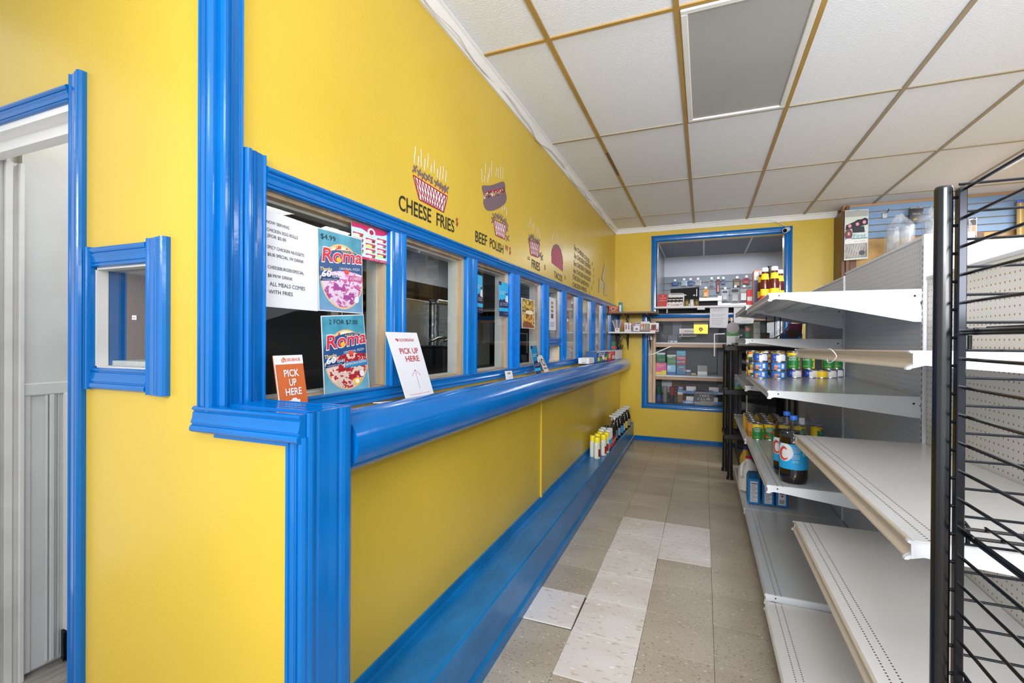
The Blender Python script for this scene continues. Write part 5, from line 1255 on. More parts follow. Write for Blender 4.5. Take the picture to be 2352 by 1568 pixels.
t = lsb('battery_box', 'white display box of upright lighters with red stickers', 712, 890, 448, 655, 6.12, .06, PAPER, [(.06, .94, .16, .80, '#8A7E78'), (0, 1, 0, .14, '#6A3A3E')])
for k in range(5):
    obj('lighter', MB().cbox(-.075+.03*k, -.06+.03*k, -.006, -.001, .03, .10, .001), C(['#C9C2B8', '#D0C8BE', '#B8A87A', '#A0966A', '#8A8A80'][k]), t, False)
for x in (-.055, -.03): obj('price_sticker', MB().box(x, x+.022, -.0075, -.006, .075, .09), REDL, t, False)
t = lsb('battery_box', 'white box with two dark red tubes and red dots', 890, 1070, 418, 600, 6.16, .06, '#DADADF', [(.18, .72, .08, .8, '#2A1216'), (.25, .4, .2, .75, '#7A1A20'), (.52, .66, .2, .75, '#7A1A20')])
for x in (-.03, .01): obj('price_sticker', MB().box(x, x+.016, -.003, -.002, .08, .094), REDL, t, False)
lsb('battery_box', 'flat white and red carton at the right end of the lower shelf', 893, 1062, 598, 650, 6.06, .05, PAPER, [(0, 1, .5, 1, '#A83A44'), (.7, .9, .2, .7, REDL)])
t = thing('wire_clip', 'clear plastic clips hanging at the right end of lower shelf', 'clip', (-.53, 6.06, 1.5))
obj('clip', MB().tube([(-.545, 6.05, 1.53), (-.53, 6.05, 1.50), (-.50, 6.05, 1.50), (-.53, 6.05, 1.49), (-.525, 6.05, 1.455), (-.50, 6.05, 1.45)], .004, 6), PLAST, t)
t = thing('price_card', 'small white and blue hanging tag below the lower shelf', 'tag', (-.60, 6.5, 1.38))
S = qsheet('y', 6.50, (1488, 767), (1498, 767), (1498, 780), (1488, 780)); S.board('card', PAPER, t); S.rect(0, 1, .7, .9, C('#6A8AB0'), t)

# ================================================================ GLAZED COUNTER UNDER THE PASS-THROUGH
cab = thing('display_counter', 'glazed counter with raw pine shelf edges built into the back wall', 'display case', (.1, 6.7, LZ0))
obj('stud', MB().cbox(-.688, -.637, 6.59, 6.64, LZ0, LZ1, .003), WOOD, cab); obj('stud', MB().cbox(-.632, -.598, 6.575, 6.635, LZ0, 1.60, .003), WOOD, cab)
obj('head_rail', MB().cbox(-.634, .89, 6.575, 6.615, 1.60, LZ1, .003), WOODX, cab)
for z in (1.318, .885):
    obj('shelf_board', MB().cbox(-.596, .88, 6.58, 6.95, z-.022, z, .002), PAPER, cab); obj('front_rail', MB().cbox(-.596, .88, 6.585, 6.625, z-.062, z-.024, .003), WOODX, cab)
obj('base_board', MB().cbox(-.688, .88, 6.58, 7.0, LZ0-.02, LZ0, .002), mat('grey_shelf_board', '#77706E', .4), cab)
obj('back_panel', MB().box(-.69, .89, 7.02, 7.04, LZ0, 1.64), mat('navy_black_panel', '#12141C', .5, noise=.3, nscale=5), cab)
obj('glass_pane', MB().box(-.688, .888, 6.562, 6.567, LZ0, LZ1), PLEXI, cab)
for k, (u0, u1, v0, v1, c_) in enumerate(((1545, 1565, 735, 780, '#555A66'), (1520, 1545, 870, 900, '#B9B9BC'), (1648, 1664, 795, 905, '#7C828C'))):
    A, B = on('y', 7.015, u0, v1), on('y', 7.015, u1, v0); obj('pale_panel', MB().box(A.x, B.x, 7.01, 7.02, A.z, B.z), C(c_), cab)
# tape lines on the pane
tp = MB()
for L in (((1487, 815), (1500, 813), (1515, 806), (1541, 795)), ): tp.ribbon([on('y', 6.5605, *p) for p in L], .012, (1, 0, 0), (0, 0, 1))
obj('tape', tp, C('#E3E6EA', .25), cab)
tp = MB(); tp.ribbon([on('y', 6.5605, *p) for p in ((1665, 766), (1641, 767), (1641, 790), (1641, 818))], .012, (1, 0, 0), (0, 0, 1)); obj('tape', tp, C('#E3E6EA', .25), cab)
tp = MB(); tp.ribbon([on('y', 6.5605, *p) for p in ((1490, 790), (1493, 810), (1490, 830), (1497, 858))], .04, (1, 0, 0), (0, 0, 1)); obj('tape', tp, PLAST, cab)
q = lambda x: 1480+x/6.82
r_ = lambda y: 720+y/6.82
def cb(name, label, x0, x1, y0, y1, y, dep, col, z=None, ins=(), cat='box'): return pbox(name, label, cat, q(x0), q(x1), r_(y0), r_(y1), y, dep, col, z, None, ins)
M1, M2, M0 = .8855, 1.3185, LZ0+.0005
t = cb('medicine_box', 'pink and yellow stomach medicine box on the middle pine shelf', 170, 346, 764, 944, 6.64, .07, '#D8609E', M1, [(0, 1, 0, .22, '#E6CE3E'), (.55, 1, .2, .36, '#E6CE3E')]); plabel(t, 'Pepto', .18, .72, .18, .62, C('#EBD84A')); plabel(t, 'bismol', .2, .60, .08, .4, PAPER); zpk = M1+t['_h']+.0006; hp = t['_h']
cb('medicine_box', 'green tablet box with white edge on the pink box', 190, 328, 610, 762, 6.645, .06, '#226A4C', zpk, [(0, 1, .86, 1, PAPER), (0, .9, .78, .86, '#7AA898'), (.3, 1, .2, .4, '#3E8A62')])
t = cb('medicine_box', 'white and blue sleep aid box on the middle pine shelf', 352, 490, 792, 944, 6.64, .07, '#7EB4D6', M1, [(0, 1, 0, .3, '#2A5A9A'), (.1, .5, .55, .85, '#D9E6EE')]); plabel(t, 'aid', .15, .62, .16, .35, C('#2A5A9A')); z2 = M1+t['_h']+.0006
cb('medicine_box', 'green tablet box on top of the white and blue box', 353, 495, 636, 790, 6.645, .06, '#2A6A3E', z2, [(0, 1, .84, 1, '#C9CFC9'), (.1, .6, .72, .80, '#A8C4B0'), (.2, 1, .25, .45, '#4A8A4E')])
t = cb('medicine_box', 'teal pain relief box under the dark red one', 504, 650, 795, 946, 6.64, .07, '#1F6E94', M1, [(0, 1, 0, .12, '#174E74'), (.75, 1, .4, .6, '#C8485A')]); plabel(t, 'Advil', .22, .72, .2, .56, C('#E3CE5A')); z3 = M1+t['_h']+.0006
t = cb('medicine_box', 'dark red pain relief box with blue pill picture', 504, 650, 655, 793, 6.645, .065, '#8A2440', z3, [(0, 1, .55, .98, '#B02C48'), (.04, .55, .28, .45, '#4AA0D0'), (.62, .86, .34, .44, '#D9C8A0')]); plabel(t, 'TYLENOL', .06, .72, .18, .86, PAPER); z4 = z3+t['_h']+.0006
cb('medicine_box', 'bright teal carton topmost of the red and teal stack', 504, 650, 572, 654, 6.645, .06, '#2A92B4', z4, [(.65, .85, .2, .4, '#C9A08A'), (.1, .8, .6, .75, '#5AB4CC')])
cb('pill_tin', 'small dark blue tin beside the teal box', 655, 725, 855, 948, 6.65, .05, '#3A4E7A', M1, [(0, 1, .6, .85, '#B9C4D6'), (0, .3, 0, .25, REDL)], 'tin')
cb('battery_pack', 'low grey pack between the tin and the white carton', 727, 815, 905, 948, 6.66, .04, '#6A6A5E', M1, [(.1, .9, .3, .7, '#C9B96A')], 'pack')
cb('medicine_box', 'white and grey carton standing alone on the middle pine shelf', 832, 985, 800, 955, 6.64, .08, '#E4E6EA', M1, [(0, 1, .42, 1, '#8E8A8C'), (.05, .95, .06, .12, '#8A96A8')])
cb('card_box', 'grey carton with black and white strip on the upper pine shelf', 368, 520, 298, 414, 6.64, .08, '#4E535C', M2, [(.03, .97, .04, .22, PAPER), (.1, .25, .06, .2, INK), (.55, .65, .06, .2, INK)])
# plastic cups
for k, (x0, x1, c0, c1, y0) in enumerate(((178, 262, '#14503E', '#2C52A0', 1200), (275, 362, '#8A8480', '#7E7A7A', 1208), (385, 472, '#8A2230', '#141E3C', 1212))):
    A = on('y', 6.66, (q(x0)+q(x1))/2, r_(1412)); W_ = (on('y', 6.66, q(x1), 900)-on('y', 6.66, q(x0), 900)).length/2
    for j in range(2):
        t = thing('plastic_cup', '%s plastic cup, %s of the %s pair' % (['blue', 'green', 'grey', 'pale grey', 'navy', 'red'][2*k+j], ['lower', 'upper'][j], ['left', 'middle', 'right'][k]), 'cup', (A.x, 6.70, M0+.098*j), 0, 'stacked plastic cups')
        obj('cup_body', MB().lathe([(W_*.72, 0), (W_*.78, .005), (W_*.88, .07), (W_*(.98 if j else .86), .0975 if not j else .115), (W_*(.9 if j else .8), .0972 if not j else .113)], n=22), C(c1 if j == 0 else c0, .3), t, False)
t = cb('snack_carton', 'white carton under the purple box, beside the cups', 520, 610, 1252, 1292, 6.80, .05, PAPER, None)
t.location.z = M0+.10; cb('snack_carton', 'small purple and blue carton near the wooden crate', 526, 612, 1168, 1250, 6.80, .05, '#6A5A9A', M0+.10+t['_h']+.001, [(0, 1, .1, .4, '#4AA0D0'), (.2, .8, .6, .8, '#C9C0E0')])
obj('riser', MB().cbox(-t['_w']/2, t['_w']/2, 0, .05, -.10, -.0005, .002), C('#7A5A2A'), t, False)
cr = thing('wooden_crate', 'brown slatted crate at the back of the glazed counter', 'crate', (-.40, 6.95, M0))
A, B = on('y', 6.95, q(430), r_(1330)), on('y', 6.95, q(650), r_(1050))
for k in range(6): obj('slat', MB().cbox(A.x, B.x, 6.95, 6.965, M0+.02+(B.z-M0-.02)*k/6, M0+.02+(B.z-M0-.02)*(k+.8)/6, .002), mat('brown_crate_wood', '#5A4224', .6, noise=.3, nscale=8), cr)
for x in (A.x, (A.x+B.x)/2-.01, B.x-.02): obj('upright', MB().cbox(x, x+.02, 6.965, 6.985, M0, B.z, .002), mat('brown_crate_wood', '#5A4224', .6), cr)
# candy rack with blue strips and the black packet
rk2 = thing('candy_rack', 'clear two tier rack with blue price strips in the glazed counter', 'rack', (on('y', 6.64, q(900), r_(1440)).x, 6.64, M0))
A, B = on('y', 6.64, q(605), r_(1440)), on('y', 6.64, q(1210), r_(1260)); W_ = B.x-A.x; a = W_/2
for k, z in enumerate((.012, .145)):
    obj('tier', MB().box(-a, a, 0, .16, z-.004, z), PLEXI, rk2, False); obj('price_strip', MB().cbox(-a, a, -.004, 0, z-.008, z+.03, .001), C('#5A86C0'), rk2, False)
    for j in range(4): obj('strip_label', MB().box(-a+.03+.13*j, -a+.12+.13*j, -.0048, -.004, z, z+.022), C(['#B9C6E0', '#3A62A8', '#A87AA0', '#2C5CA8'][(j+k) % 4]), rk2, False)
for x in (-a, a-.004): obj('side_panel', MB().box(x, x+.004, 0, .16, 0, .20), PLEXI, rk2, False)
for k, (dx, z) in enumerate(((-a+.10, .0125), (a-.10, .0125), (-a+.10, .1455), (a-.09, .1455))):
    t = thing('candy_carton', ['white candy carton bottom left in the clear rack', 'white candy carton bottom right in the clear rack', 'white candy carton top left in the clear rack', 'white candy carton top right in the clear rack'][k], 'box', (rk2.location.x+dx, 6.66, M0+z), 0, 'cartons in the clear rack')
    obj('box_body', MB().cbox(-.06, .06, 0, .09, 0, .085, .002), PAPER, t, False)
S = qsheet('y', 6.612, (q(780), r_(1228)), (q(1090), r_(1240)), (q(1092), r_(1392)), (q(762), r_(1390)))
t = thing('shirt_packet', 'black T-shirt packet with white lettering leaning on the clear rack', 'packet', (S.P(.5, 0).x, 6.612, M0)); S.board('packet', C('#24262C', .25), t, .012)
S.rect(.06, 1, .88, 1.0, C('#8A8A8E'), t); S.text('TEES', .26, .56, .20, PAPER, t, .5); S.text('CLUB', .2, .24, .24, PAPER, t, .62); S.text('classic', .36, .10, .07, PAPER, t, .3); S.rect(.42, .5, .84, .93, REDL, t, 'price_sticker', .0016)
S.rect(0, 1, 0, .07, C('#A8A8AC'), t); obj('stand_foot', MB().cbox(S.P(.1, 0).x, S.P(.9, 0).x, 6.612, 6.636, M0, S.P(.1, 0).z+.004, .002), C('#8A8A8E'), t)
cr_ = MB(); rr_ = random.Random(9)
for k in range(14):
    p0 = S.P(rr_.uniform(.05, .95), 1.0); cr_.add([p0+Vector((0, .02, 0)), p0+Vector((.09, .01, .02)), p0+Vector((.06+rr_.uniform(-.05, .05), -.005, rr_.uniform(.02, .05))), p0+Vector((-.03, .0, rr_.uniform(.01, .05)))], [(0, 1, 2, 3)])
obj('plastic_top', cr_, PLAST, t)['kind'] = 'stuff'
# signs hung on the pane
S = qsheet('y', 6.552, (1560.5, 754.5), (1600, 754), (1600, 772), (1560, 773))
t = thing('crypto_sign', 'white and dark bitcoin sign taped on the counter glass', 'sign', S.P(.5, 0)); S.board('sheet', C('#C9CBD0'), t, .002); S.rect(0, 1, .05, .38, C('#3A2A34'), t)
S.text('bitcoin', .32, .54, .30, C('#3A3C44'), t, .66, shear=.2, bold=.01); S.shape(ell(.20, .66, .085, .19, 16), C('#D9824A'), t, 'emblem'); S.shape(ell(.20, .66, .05, .115, 12), PAPER, t, 'emblem', .0013); S.shape(ell(.16, .21, .04, .09, 12), C('#B9A0A8'), t, 'emblem', .0012)
S = qsheet('y', 6.5495, (1593.5, 740.5), (1626, 740.5), (1625.5, 766), (1594, 766))
t = thing('gold_card', 'shiny gold card with brown diamond emblem taped on the glass', 'sign', S.P(.5, 0)); S.board('sheet', mat('gold_foil_card', '#B0841E', .3, metal=.6), t, .002); S.rect(0, 1, .82, 1, C('#6A5420'), t); S.shape([(.34, .36), (.5, .16), (.68, .36), (.62, .52), (.5, .58), (.38, .52)], C('#8A4A1A'), t, 'emblem'); S.shape(ell(.51, .37, .08, .09, 10), C('#D9A05A'), t, 'emblem', .0013)
for k, (qq, lab) in enumerate(((((1631, 703), (1673.5, 703), (1671.5, 753), (1629.5, 752)), 'white laminated menu sheet hanging from the pass-through shelf'), (((1685.5, 704), (1732, 704), (1731, 742.5), (1685, 742)), 'white laminated sheet with a small shell picture, beside the menu'))):
    S = qsheet('y', 6.46, *qq); t = thing('menu_sheet', lab, 'sign', S.P(.5, 0)); S.board('sheet', C('#BFC0C8', .42), t)
    if k == 0:
        for j, (s, v) in enumerate((('NOW SERVING', .91), ('CHICKEN EGG ROLLS', .84), ('2FOR $5.00', .77), ('SPICY CHICKEN NUGGETS', .60), ('$8.00 SPECIAL', .53), ('CHEESEBURGER SPECIAL', .41), ('$8.99 W DRINK', .33), ('ALL MEALS COMES', .235), ('WITH FRIES', .15))): S.text(s, .12, v, .032, C('#55565E'), t, .28+.022*len(s))
    else:
        S.shape(ell(.55, .42, .2, .13, 14), C('#B09A6A'), t, 'food_picture'); S.shape(ell(.5, .45, .1, .07, 10), C('#D9CDA8'), t, 'food_picture', .0012)
        S.text('order ahead and pick up', .38, .12, .05, C('#55565E'), t, .5); S.text('at this counter', .38, .05, .05, C('#55565E'), t, .4)
t = thing('plastic_wrap', 'crumpled clear plastic wrap at the left of the upper pine shelf', 'wrap', (-.5, 6.65, 1.32)); cr_ = MB()
for k in range(22):
    p0 = Vector((-.56+rr_.uniform(0, .09), 6.66+rr_.uniform(0, .05), 1.38+rr_.uniform(0, .12))); cr_.add([p0+Vector((rr_.uniform(-.03, .03), rr_.uniform(-.015, .015), rr_.uniform(-.055, .055))) for _ in range(3)], [(0, 1, 2)])
obj('film', cr_, PLAST, t)['kind'] = 'stuff'
# light spots: dome lamps on the dark panel are reflected by the pane itself

# ================================================================ PASS-THROUGH SHELF AND ROOM BEHIND
ps = thing('pass_shelf', 'white shelf board across the pass-through opening', 'shelf', (.15, 6.5, 1.785)); obj('board', MB().cbox(-.60, .90, 6.42, 6.95, 1.762, 1.787, .003), PAPER, ps); obj('clip', MB().cbox(-.08, .01, 6.405, 6.42, 1.735, 1.762, .002), C('#C9CACC'), ps)
for x in (-.45, .75): obj('bracket', MB().cbox(x-.012, x+.012, 6.50, 6.56, 1.70, 1.762, .002), BLACKM, ps)
obj('dark_back', MB().box(-.57, .89, 6.66, 6.67, 1.70, 1.762), DARK2, ps)
q = lambda x: 1490+x/9.408
r_ = lambda y: 610+y/9.407
PZ = 1.7875
S = Sheet(on('y', 6.47, q(198), r_(618)), on('y', 6.47, q(410), r_(616)), Vector((on('y', 6.44, q(385), r_(860)).x, 6.45, PZ)), Vector((on('y', 6.44, q(182), r_(860)).x, 6.45, PZ)))
t = thing('table_card', 'red table card with small white lettering at pass-through left', 'sign', S.P(.5, 0)); S.board('card', C('#B8302A'), t, .002)
S.text('WE WELCOME', .16, .66, .05, PAPER, t, .7, bold=.01); S.text('pickup', .4, .57, .03, PAPER, t, .2); S.text('DOORDASH', .14, .45, .055, PAPER, t, .72, bold=.01); S.shape([(.42, .88), (.56, .88), (.6, .85), (.54, .82), (.5, .85)], PAPER, t, 'emblem'); S.text('thank you', .34, .10, .03, C('#E0A09A'), t, .3)
A, B = on('y', 6.46, q(392), r_(858)), on('y', 6.46, q(760), r_(540))
bx2 = thing('spread_display', 'white countertop carton of small spread jars with domed back', 'box', ((A.x+B.x)/2, 6.46, PZ)); W_ = B.x-A.x; a = W_/2; h = B.z-A.z
obj('tray_front', MB().cbox(-a, a*.92, 0, .004, 0, h*.24, .001), PAPER, bx2, False); obj('tray_side', MB().box(a*.9, a*.92, .004, .14, 0, h*.3), PAPER, bx2, False); obj('tray_side', MB().box(-a, -a+.004, .004, .14, 0, h*.3), PAPER, bx2, False); obj('tray_base', MB().box(-a, a*.92, .004, .14, 0, .004), PAPER, bx2, False)
hp_ = [(-a*.9, 0), (a, 0), (a, h*.9), (a*.9, h*.97), (a*.6, h), (-a*.6, h), (-a*.8, h*.94), (-a*.9, h*.86)]
obj('header', MB().prism([(x, .14, z) for x, z in hp_], [(x, .144, z) for x, z in hp_]), PAPER, bx2, False)
obj('brown_dome', MB().prism([(x, .1395, z) for x, z in ((-a*.7, h*.88), (a*.9, h*.88), (a*.85, h*.96), (a*.55, h*.99), (-a*.55, h*.99))], [(x, .1398, z) for x, z in ((-a*.7, h*.88), (a*.9, h*.88), (a*.85, h*.96), (a*.55, h*.99), (-a*.55, h*.99))]), C('#8A8684'), bx2, False)
text('nutella', chain(bx2) @ Vector((-a*.55, -.001, h*.06)), (1, 0, 0), (0, 0, 1), h*.11, C('#8A2A34'), bx2, a*1.05, bold=.02)
for x in (-a*.9, a*.58): obj('price_sticker', MB().box(x, x+.02, -.0016, 0, h*.1, h*.1+.014), REDL, bx2, False)
for j in range(2):
    for k in range(4):
        t = thing('spread_jar', 'tiny dark lidded jar, %s from the left in the %s row' % (['first', 'second', 'third', 'fourth'][k], ['front', 'back'][j]), 'jar', (bx2.location.x-a*.72+a*.46*k, 6.46+.035+.06*j, PZ+.005+.04*j), 0, 'spread jars, %s row' % ['front', 'back'][j])
        obj('jar_body', MB().lathe([(.02, 0), (.023, .01), (.023, h*.30), (.02, h*.33)], n=14, mf=lambda a_, i: 0 if i == 1 else 1), [C('#D9D5D2'), C('#4A2416')], t, False); obj('lid', MB().lathe([(.0215, h*.33), (.0225, h*.34), (.0225, h*.42), (.02, h*.425)], n=14), C('#1E1A1C'), t, False)
A, B = on('y', 6.67, q(470), r_(862)), on('y', 6.67, q(1092), r_(420))
mon = thing('cash_monitor', 'black monitor back with two white stickers in the pass-through', 'monitor', ((A.x+B.x)/2, 6.67, PZ)); a = (B.x-A.x)/2; h = B.z-A.z
obj('casing', MB().prism([(-a, 0, h*.95), (a, 0, h), (a, 0, .05), (-a, 0, .05)][::-1], [(-a, .04, h*.95), (a, .04, h), (a, .04, .05), (-a, .04, .05)][::-1]), DARK2, mon, False); obj('stand', MB().cbox(-.10, .10, -.03, .09, 0, .012, .003), BLACKP, mon, False); obj('neck', MB().cbox(-.03, .03, .04, .06, .01, .14, .003), BLACKP, mon, False)
for x, z in ((-.01, .155), (.10, .15)): obj('sticker', MB().box(a*.2+x-.03, a*.2+x-.005, -.001, 0, z, z+.014), PAPER, mon, False)
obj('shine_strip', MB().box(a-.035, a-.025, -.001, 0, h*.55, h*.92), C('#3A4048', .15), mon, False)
for k, (x, c_) in enumerate(((820, '#8A7430'), (928, '#D9DADC'), (1028, '#7A6428'))):
    p = on('y', 6.50, q(x), r_(855)); t = thing('condiment_jar', ['gold jar left of the white one before the black monitor', 'white labelled jar before the black monitor', 'gold jar right of the white one before the black monitor'][k], 'jar', (p.x, 6.50, PZ))
    obj('jar_body', MB().lathe([(.024, 0), (.026, .004), (.026, .06), (.022, .07)], n=18), C(c_, .25), t, False); obj('lid', MB().lathe([(.024, .07), (.025, .072), (.025, .084), (.02, .086)], n=18), C('#3A3226' if k != 1 else '#C9CACC'), t, False)
# blister packs on the rear slatwall
def pack(x0, x1, y0, y1, col, c2, label, name='hook_pack'):
    A, B = on('y', 8.44, q(x0), r_(y1)), on('y', 8.44, q(x1), r_(y0)); a = (B.x-A.x)/2; h = B.z-A.z
    t = thing(name, label, 'package', ((A.x+B.x)/2, 8.44, A.z), 0, 'packs on the rear slatwall')
    obj('card', MB().cbox(-a, a, 0, .006, 0, h, .001), C(col), t, False); obj('blister', MB().cbox(-a*.75, a*.75, -.02, 0, h*.08, h*.62, .004), C(c2, .2), t, False)
    obj('hook', MB().cyl((0, .04, h*1.03), (0, -.09, h*1.03), .003, n=6), STEEL, t, False); obj('price_tag', MB().box(-.018, .018, -.095, -.092, h*1.0, h*1.0+.035), PAPER, t, False)
    obj('card_print', MB().box(-a*.8, a*.8, -.0008, 0, h*.70, h*.92), C(c2), t, False)
PK = [(500, 650, 350, 432, '#1E2A4A', '#3A62A8', 'dark blue hanging pack at the far left of the rear slatwall'), (708, 830, 330, 440, '#C9D0D8', '#8AA0B8', 'pale hanging pack second from the left on the rear slatwall'), (848, 970, 325, 430, '#5A74A0', '#2A4A86', 'mid blue hanging pack third on the rear slatwall'), (1005, 1130, 318, 440, '#C4C6CA', '#8A8A90', 'grey ring pack right of the mid blue pack'),
      (1298, 1420, 305, 455, '#A9B0B8', '#3A4250', 'grey pack with red dot in the middle of rear slatwall'), (1462, 1535, 300, 595, '#2A2226', '#8A2A2E', 'long dark and red hanging tool pack'), (1560, 1655, 300, 405, '#6A7A96', '#2A3A6A', 'small blue pack right of the long tool pack'), (1822, 1985, 285, 455, '#3A2E22', '#6A5636', 'dark brown hanging glove pack'), (2025, 2180, 268, 405, '#A8242E', '#7A1A22', 'bright red hanging pack at the upper right'),
      (1178, 1290, 510, 680, '#C9B92A', '#D9603A', 'yellow hanging pack below the middle row'), (1575, 1720, 520, 760, '#C2C4CA', '#3E4658', 'white framed pack on the lower row'), (1770, 1960, 480, 795, '#8E9298', '#1A1C22', 'large grey pack holding a black phone case'), (1965, 2140, 475, 775, '#7E6E72', '#9AA0A6', 'grey pack with green header at the right of lower row')]
for a_ in PK: pack(*a_)
A, B = on('y', 8.40, q(1080), r_(858)), on('y', 8.40, q(1490), r_(760))
t = thing('dark_cubby', 'dark open cubby in the white back counter of the rear room', 'cubby', ((A.x+B.x)/2, 8.40, A.z)); obj('cubby_box', MB().box(A.x, B.x, 8.38, 8.46, A.z-.2, B.z), DARK2, t); obj('white_trim', MB().cbox(B.x, B.x+.06, 8.36, 8.46, A.z-.2, B.z+.08, .003), METW, t); obj('white_top', MB().cbox(A.x-.05, B.x+.06, 8.34, 8.46, B.z, B.z+.05, .003), METW, t)
# wall camera and its cable
p = on('y', 6.44, 1806, 528)
wc = thing('wall_camera', 'small white bullet camera above the pass-through corner', 'camera', p)
d0 = Vector((-.45, -1, -.35)).normalized()
obj('camera_body', MB().cyl(p-d0*.06, p+d0*.05, .028, .03, 20), PAPER, wc); obj('lens', MB().cyl(p+d0*.045, p+d0*.056, .026, .022, 18), BLACKM, wc); obj('mount', MB().cyl(p-d0*.03+Vector((.0, 0, .0)), Vector((p.x+.03, YB, p.z+.04)), .012, n=10), PAPER, wc)
cbm = MB(); L = [on('y', YB-.03, u, v) for u, v in ((1432, 524), (1520, 522), (1590, 515), (1650, 513), (1720, 508), (1770, 506), (1790, 512), (1806, 520))]
cbm.tube(L, .0035, 6); tag(obj('camera_cable', cbm, PAPER), 'thin white cable drooping along the back wall cornice', 'cable')
L2 = [Vector((XW+.03+.012*math.sin(y*7.3)+.006*math.sin(y*17), y, 2.806+.012*math.sin(y*5.1+1)+.007*math.sin(y*13))) for y in [1.4+.1*k for k in range(50)]]
tag(obj('ceiling_cable', MB().tube(L2, .004, 6), PAPER), 'thin white cable running along the cornice above the painted menu', 'cable')

# ================================================================ ON AND AROUND THE BLACK RACK
zt = 1.3005
t = pbox('cereal_box', 'green topped white carton standing on the black plastic rack', 'box', 1669, 1697, 754, 792, 5.08, .06, '#D9DCE0', zt, None, [(0, 1, .58, 1, '#2E8A3A'), (.42, .95, .05, .16, '#3A3E44'), (.02, .98, .56, .58, PAPER)]); plabel(t, 'M', .74, .42, .10, .18, INK); plabel(t, '36 ct', .5, .08, .06, .36, PAPER)
p = on('y', 5.03, 1684, 752.5); dd = MB().cyl((p.x, 5.0735, p.z), (p.x, 5.077, p.z), .056, n=32, smooth=False)
t = thing('grey_disc', 'round plain grey disc in front of the green topped carton', 'disc', (p.x, 5.03, zt)); obj('disc', dd, C('#A9A7AC', .6), t)
C1 = 1.3655
t = pbox('tea_box', 'small red and green carton left of the tall white box', 'box', 1712, 1724, 745, 775, 4.3, .06, '#3E8A6A', C1, None, [(0, 1, .55, .9, '#B03A4A'), (.1, .9, .6, .85, '#D9A0A6'), (0, 1, 0, .08, '#1A1C22')])
t = pbox('foil_box', 'tall white foil carton on the far middle shelf', 'box', 1731.5, 1746, 736, 775, 4.15, .08, PAPER, C1, None, [(.1, .9, .62, .9, '#C4C8CE'), (.1, .8, .3, .34, '#9AA0A8')])
pbox('tea_box', 'dark olive edged carton behind the tall white box', 'box', 1724.5, 1731, 741, 775, 4.2, .06, '#6A6A3A', C1)
pbox('snack_carton', 'brown and black carton right of the tall white box', 'box', 1748, 1768, 762, 776, 4.2, .06, '#2A1A14', C1, None, [(0, .5, 0, 1, '#5A3A1E'), (.62, .9, .1, .5, '#9A3A6A')])
t = pbox('wipes_box', 'blue carton with torn brown flap on the far middle shelf', 'box', 1796, 1843, 765, 777.5, 4.15, .08, '#1E5AA8', C1, None, [(.78, .98, .05, .35, '#9AB4D0')])
fl = MB().add([(.0+.045*math.cos(k*.45)*(1+.12*(k % 3 == 0)), -.004, .045+.035*math.sin(k*.45)) for k in range(14)], [tuple(range(14))]); obj('torn_flap', fl, C('#4E2E18'), t, False)
p = on('y', 4.28, 1826, 772); t = thing('pink_tub', 'pink plastic tub behind the blue carton', 'tub', (p.x, 4.28, C1)); obj('tub_body', MB().lathe([(.038, 0), (.044, .01), (.05, .115), (.052, .12), (.046, .119)], n=22), C('#B8688A', .25), t, False)
for k, (a_, b_) in enumerate((((1764, 772), (1812, 732)), ((1776, 777), (1818, 734)))):
    A, B = on('y', 4.6+.05*k, *a_), on('y', 4.6+.05*k, *b_); A.z = max(A.z, C1+.006)
    L = [A+(B-A)*s+Vector((.012, 0, -.025))*math.sin(math.pi*s) for s in [i/10 for i in range(11)]]
    tag(obj('clear_hose', MB().tube(L, .014 if k == 0 else .006, 8), PLAST if k == 0 else PAPER), ['thick clear plastic hose curving up from the far middle shelf', 'thin white tube curving up in front of the clear hose'][k], 'hose')
for k, u in enumerate((1760, 1779.5, 1792)):
    A = on('y', 4.88, u, 740); tag(obj('shelf_rod', MB().cyl((A.x, 4.88, C1+.0005), (A.x, 4.88, 1.602), .004, n=8), mat('black_chrome', '#2A2C31', .15, metal=.8)), ['thin black rod left of three between the far shelves', 'thin black rod in the middle of three between the far shelves', 'thin black rod right of three between the far shelves'][k], 'rod')
t = pbox('seed_box', 'green and blue picture carton on the lower black rack tray', 'box', 1688, 1712, 868, 888, 5.10, .1, '#5AA8B8', .8755, None, [(0, 1, 0, .25, '#7AA83A'), (.1, .5, .5, .85, '#A8C8E0')])
# dark shelving on the back wall behind the rack
t = thing('dark_cooler', 'dark glass fronted cooler standing behind the black plastic rack', 'cooler', (.95, 6.0, 0))
obj('cooler_body', MB().cbox(.34, 1.35, 5.62, 6.45, .18, 1.28, .01), mat('cooler_black', '#17181C', .35), t); obj('base_strip', MB().cbox(.36, 1.33, 5.64, 6.43, .0, .18, .004), C('#3A3C44'), t)
obj('glass_door', MB().box(.38, 1.31, 5.612, 5.618, .28, 1.22), mat('dark_glass', '#0A0C10', .06, spec=.7), t); obj('handle', MB().cbox(.42, .435, 5.59, 5.612, .5, 1.0, .003), STEEL, t)

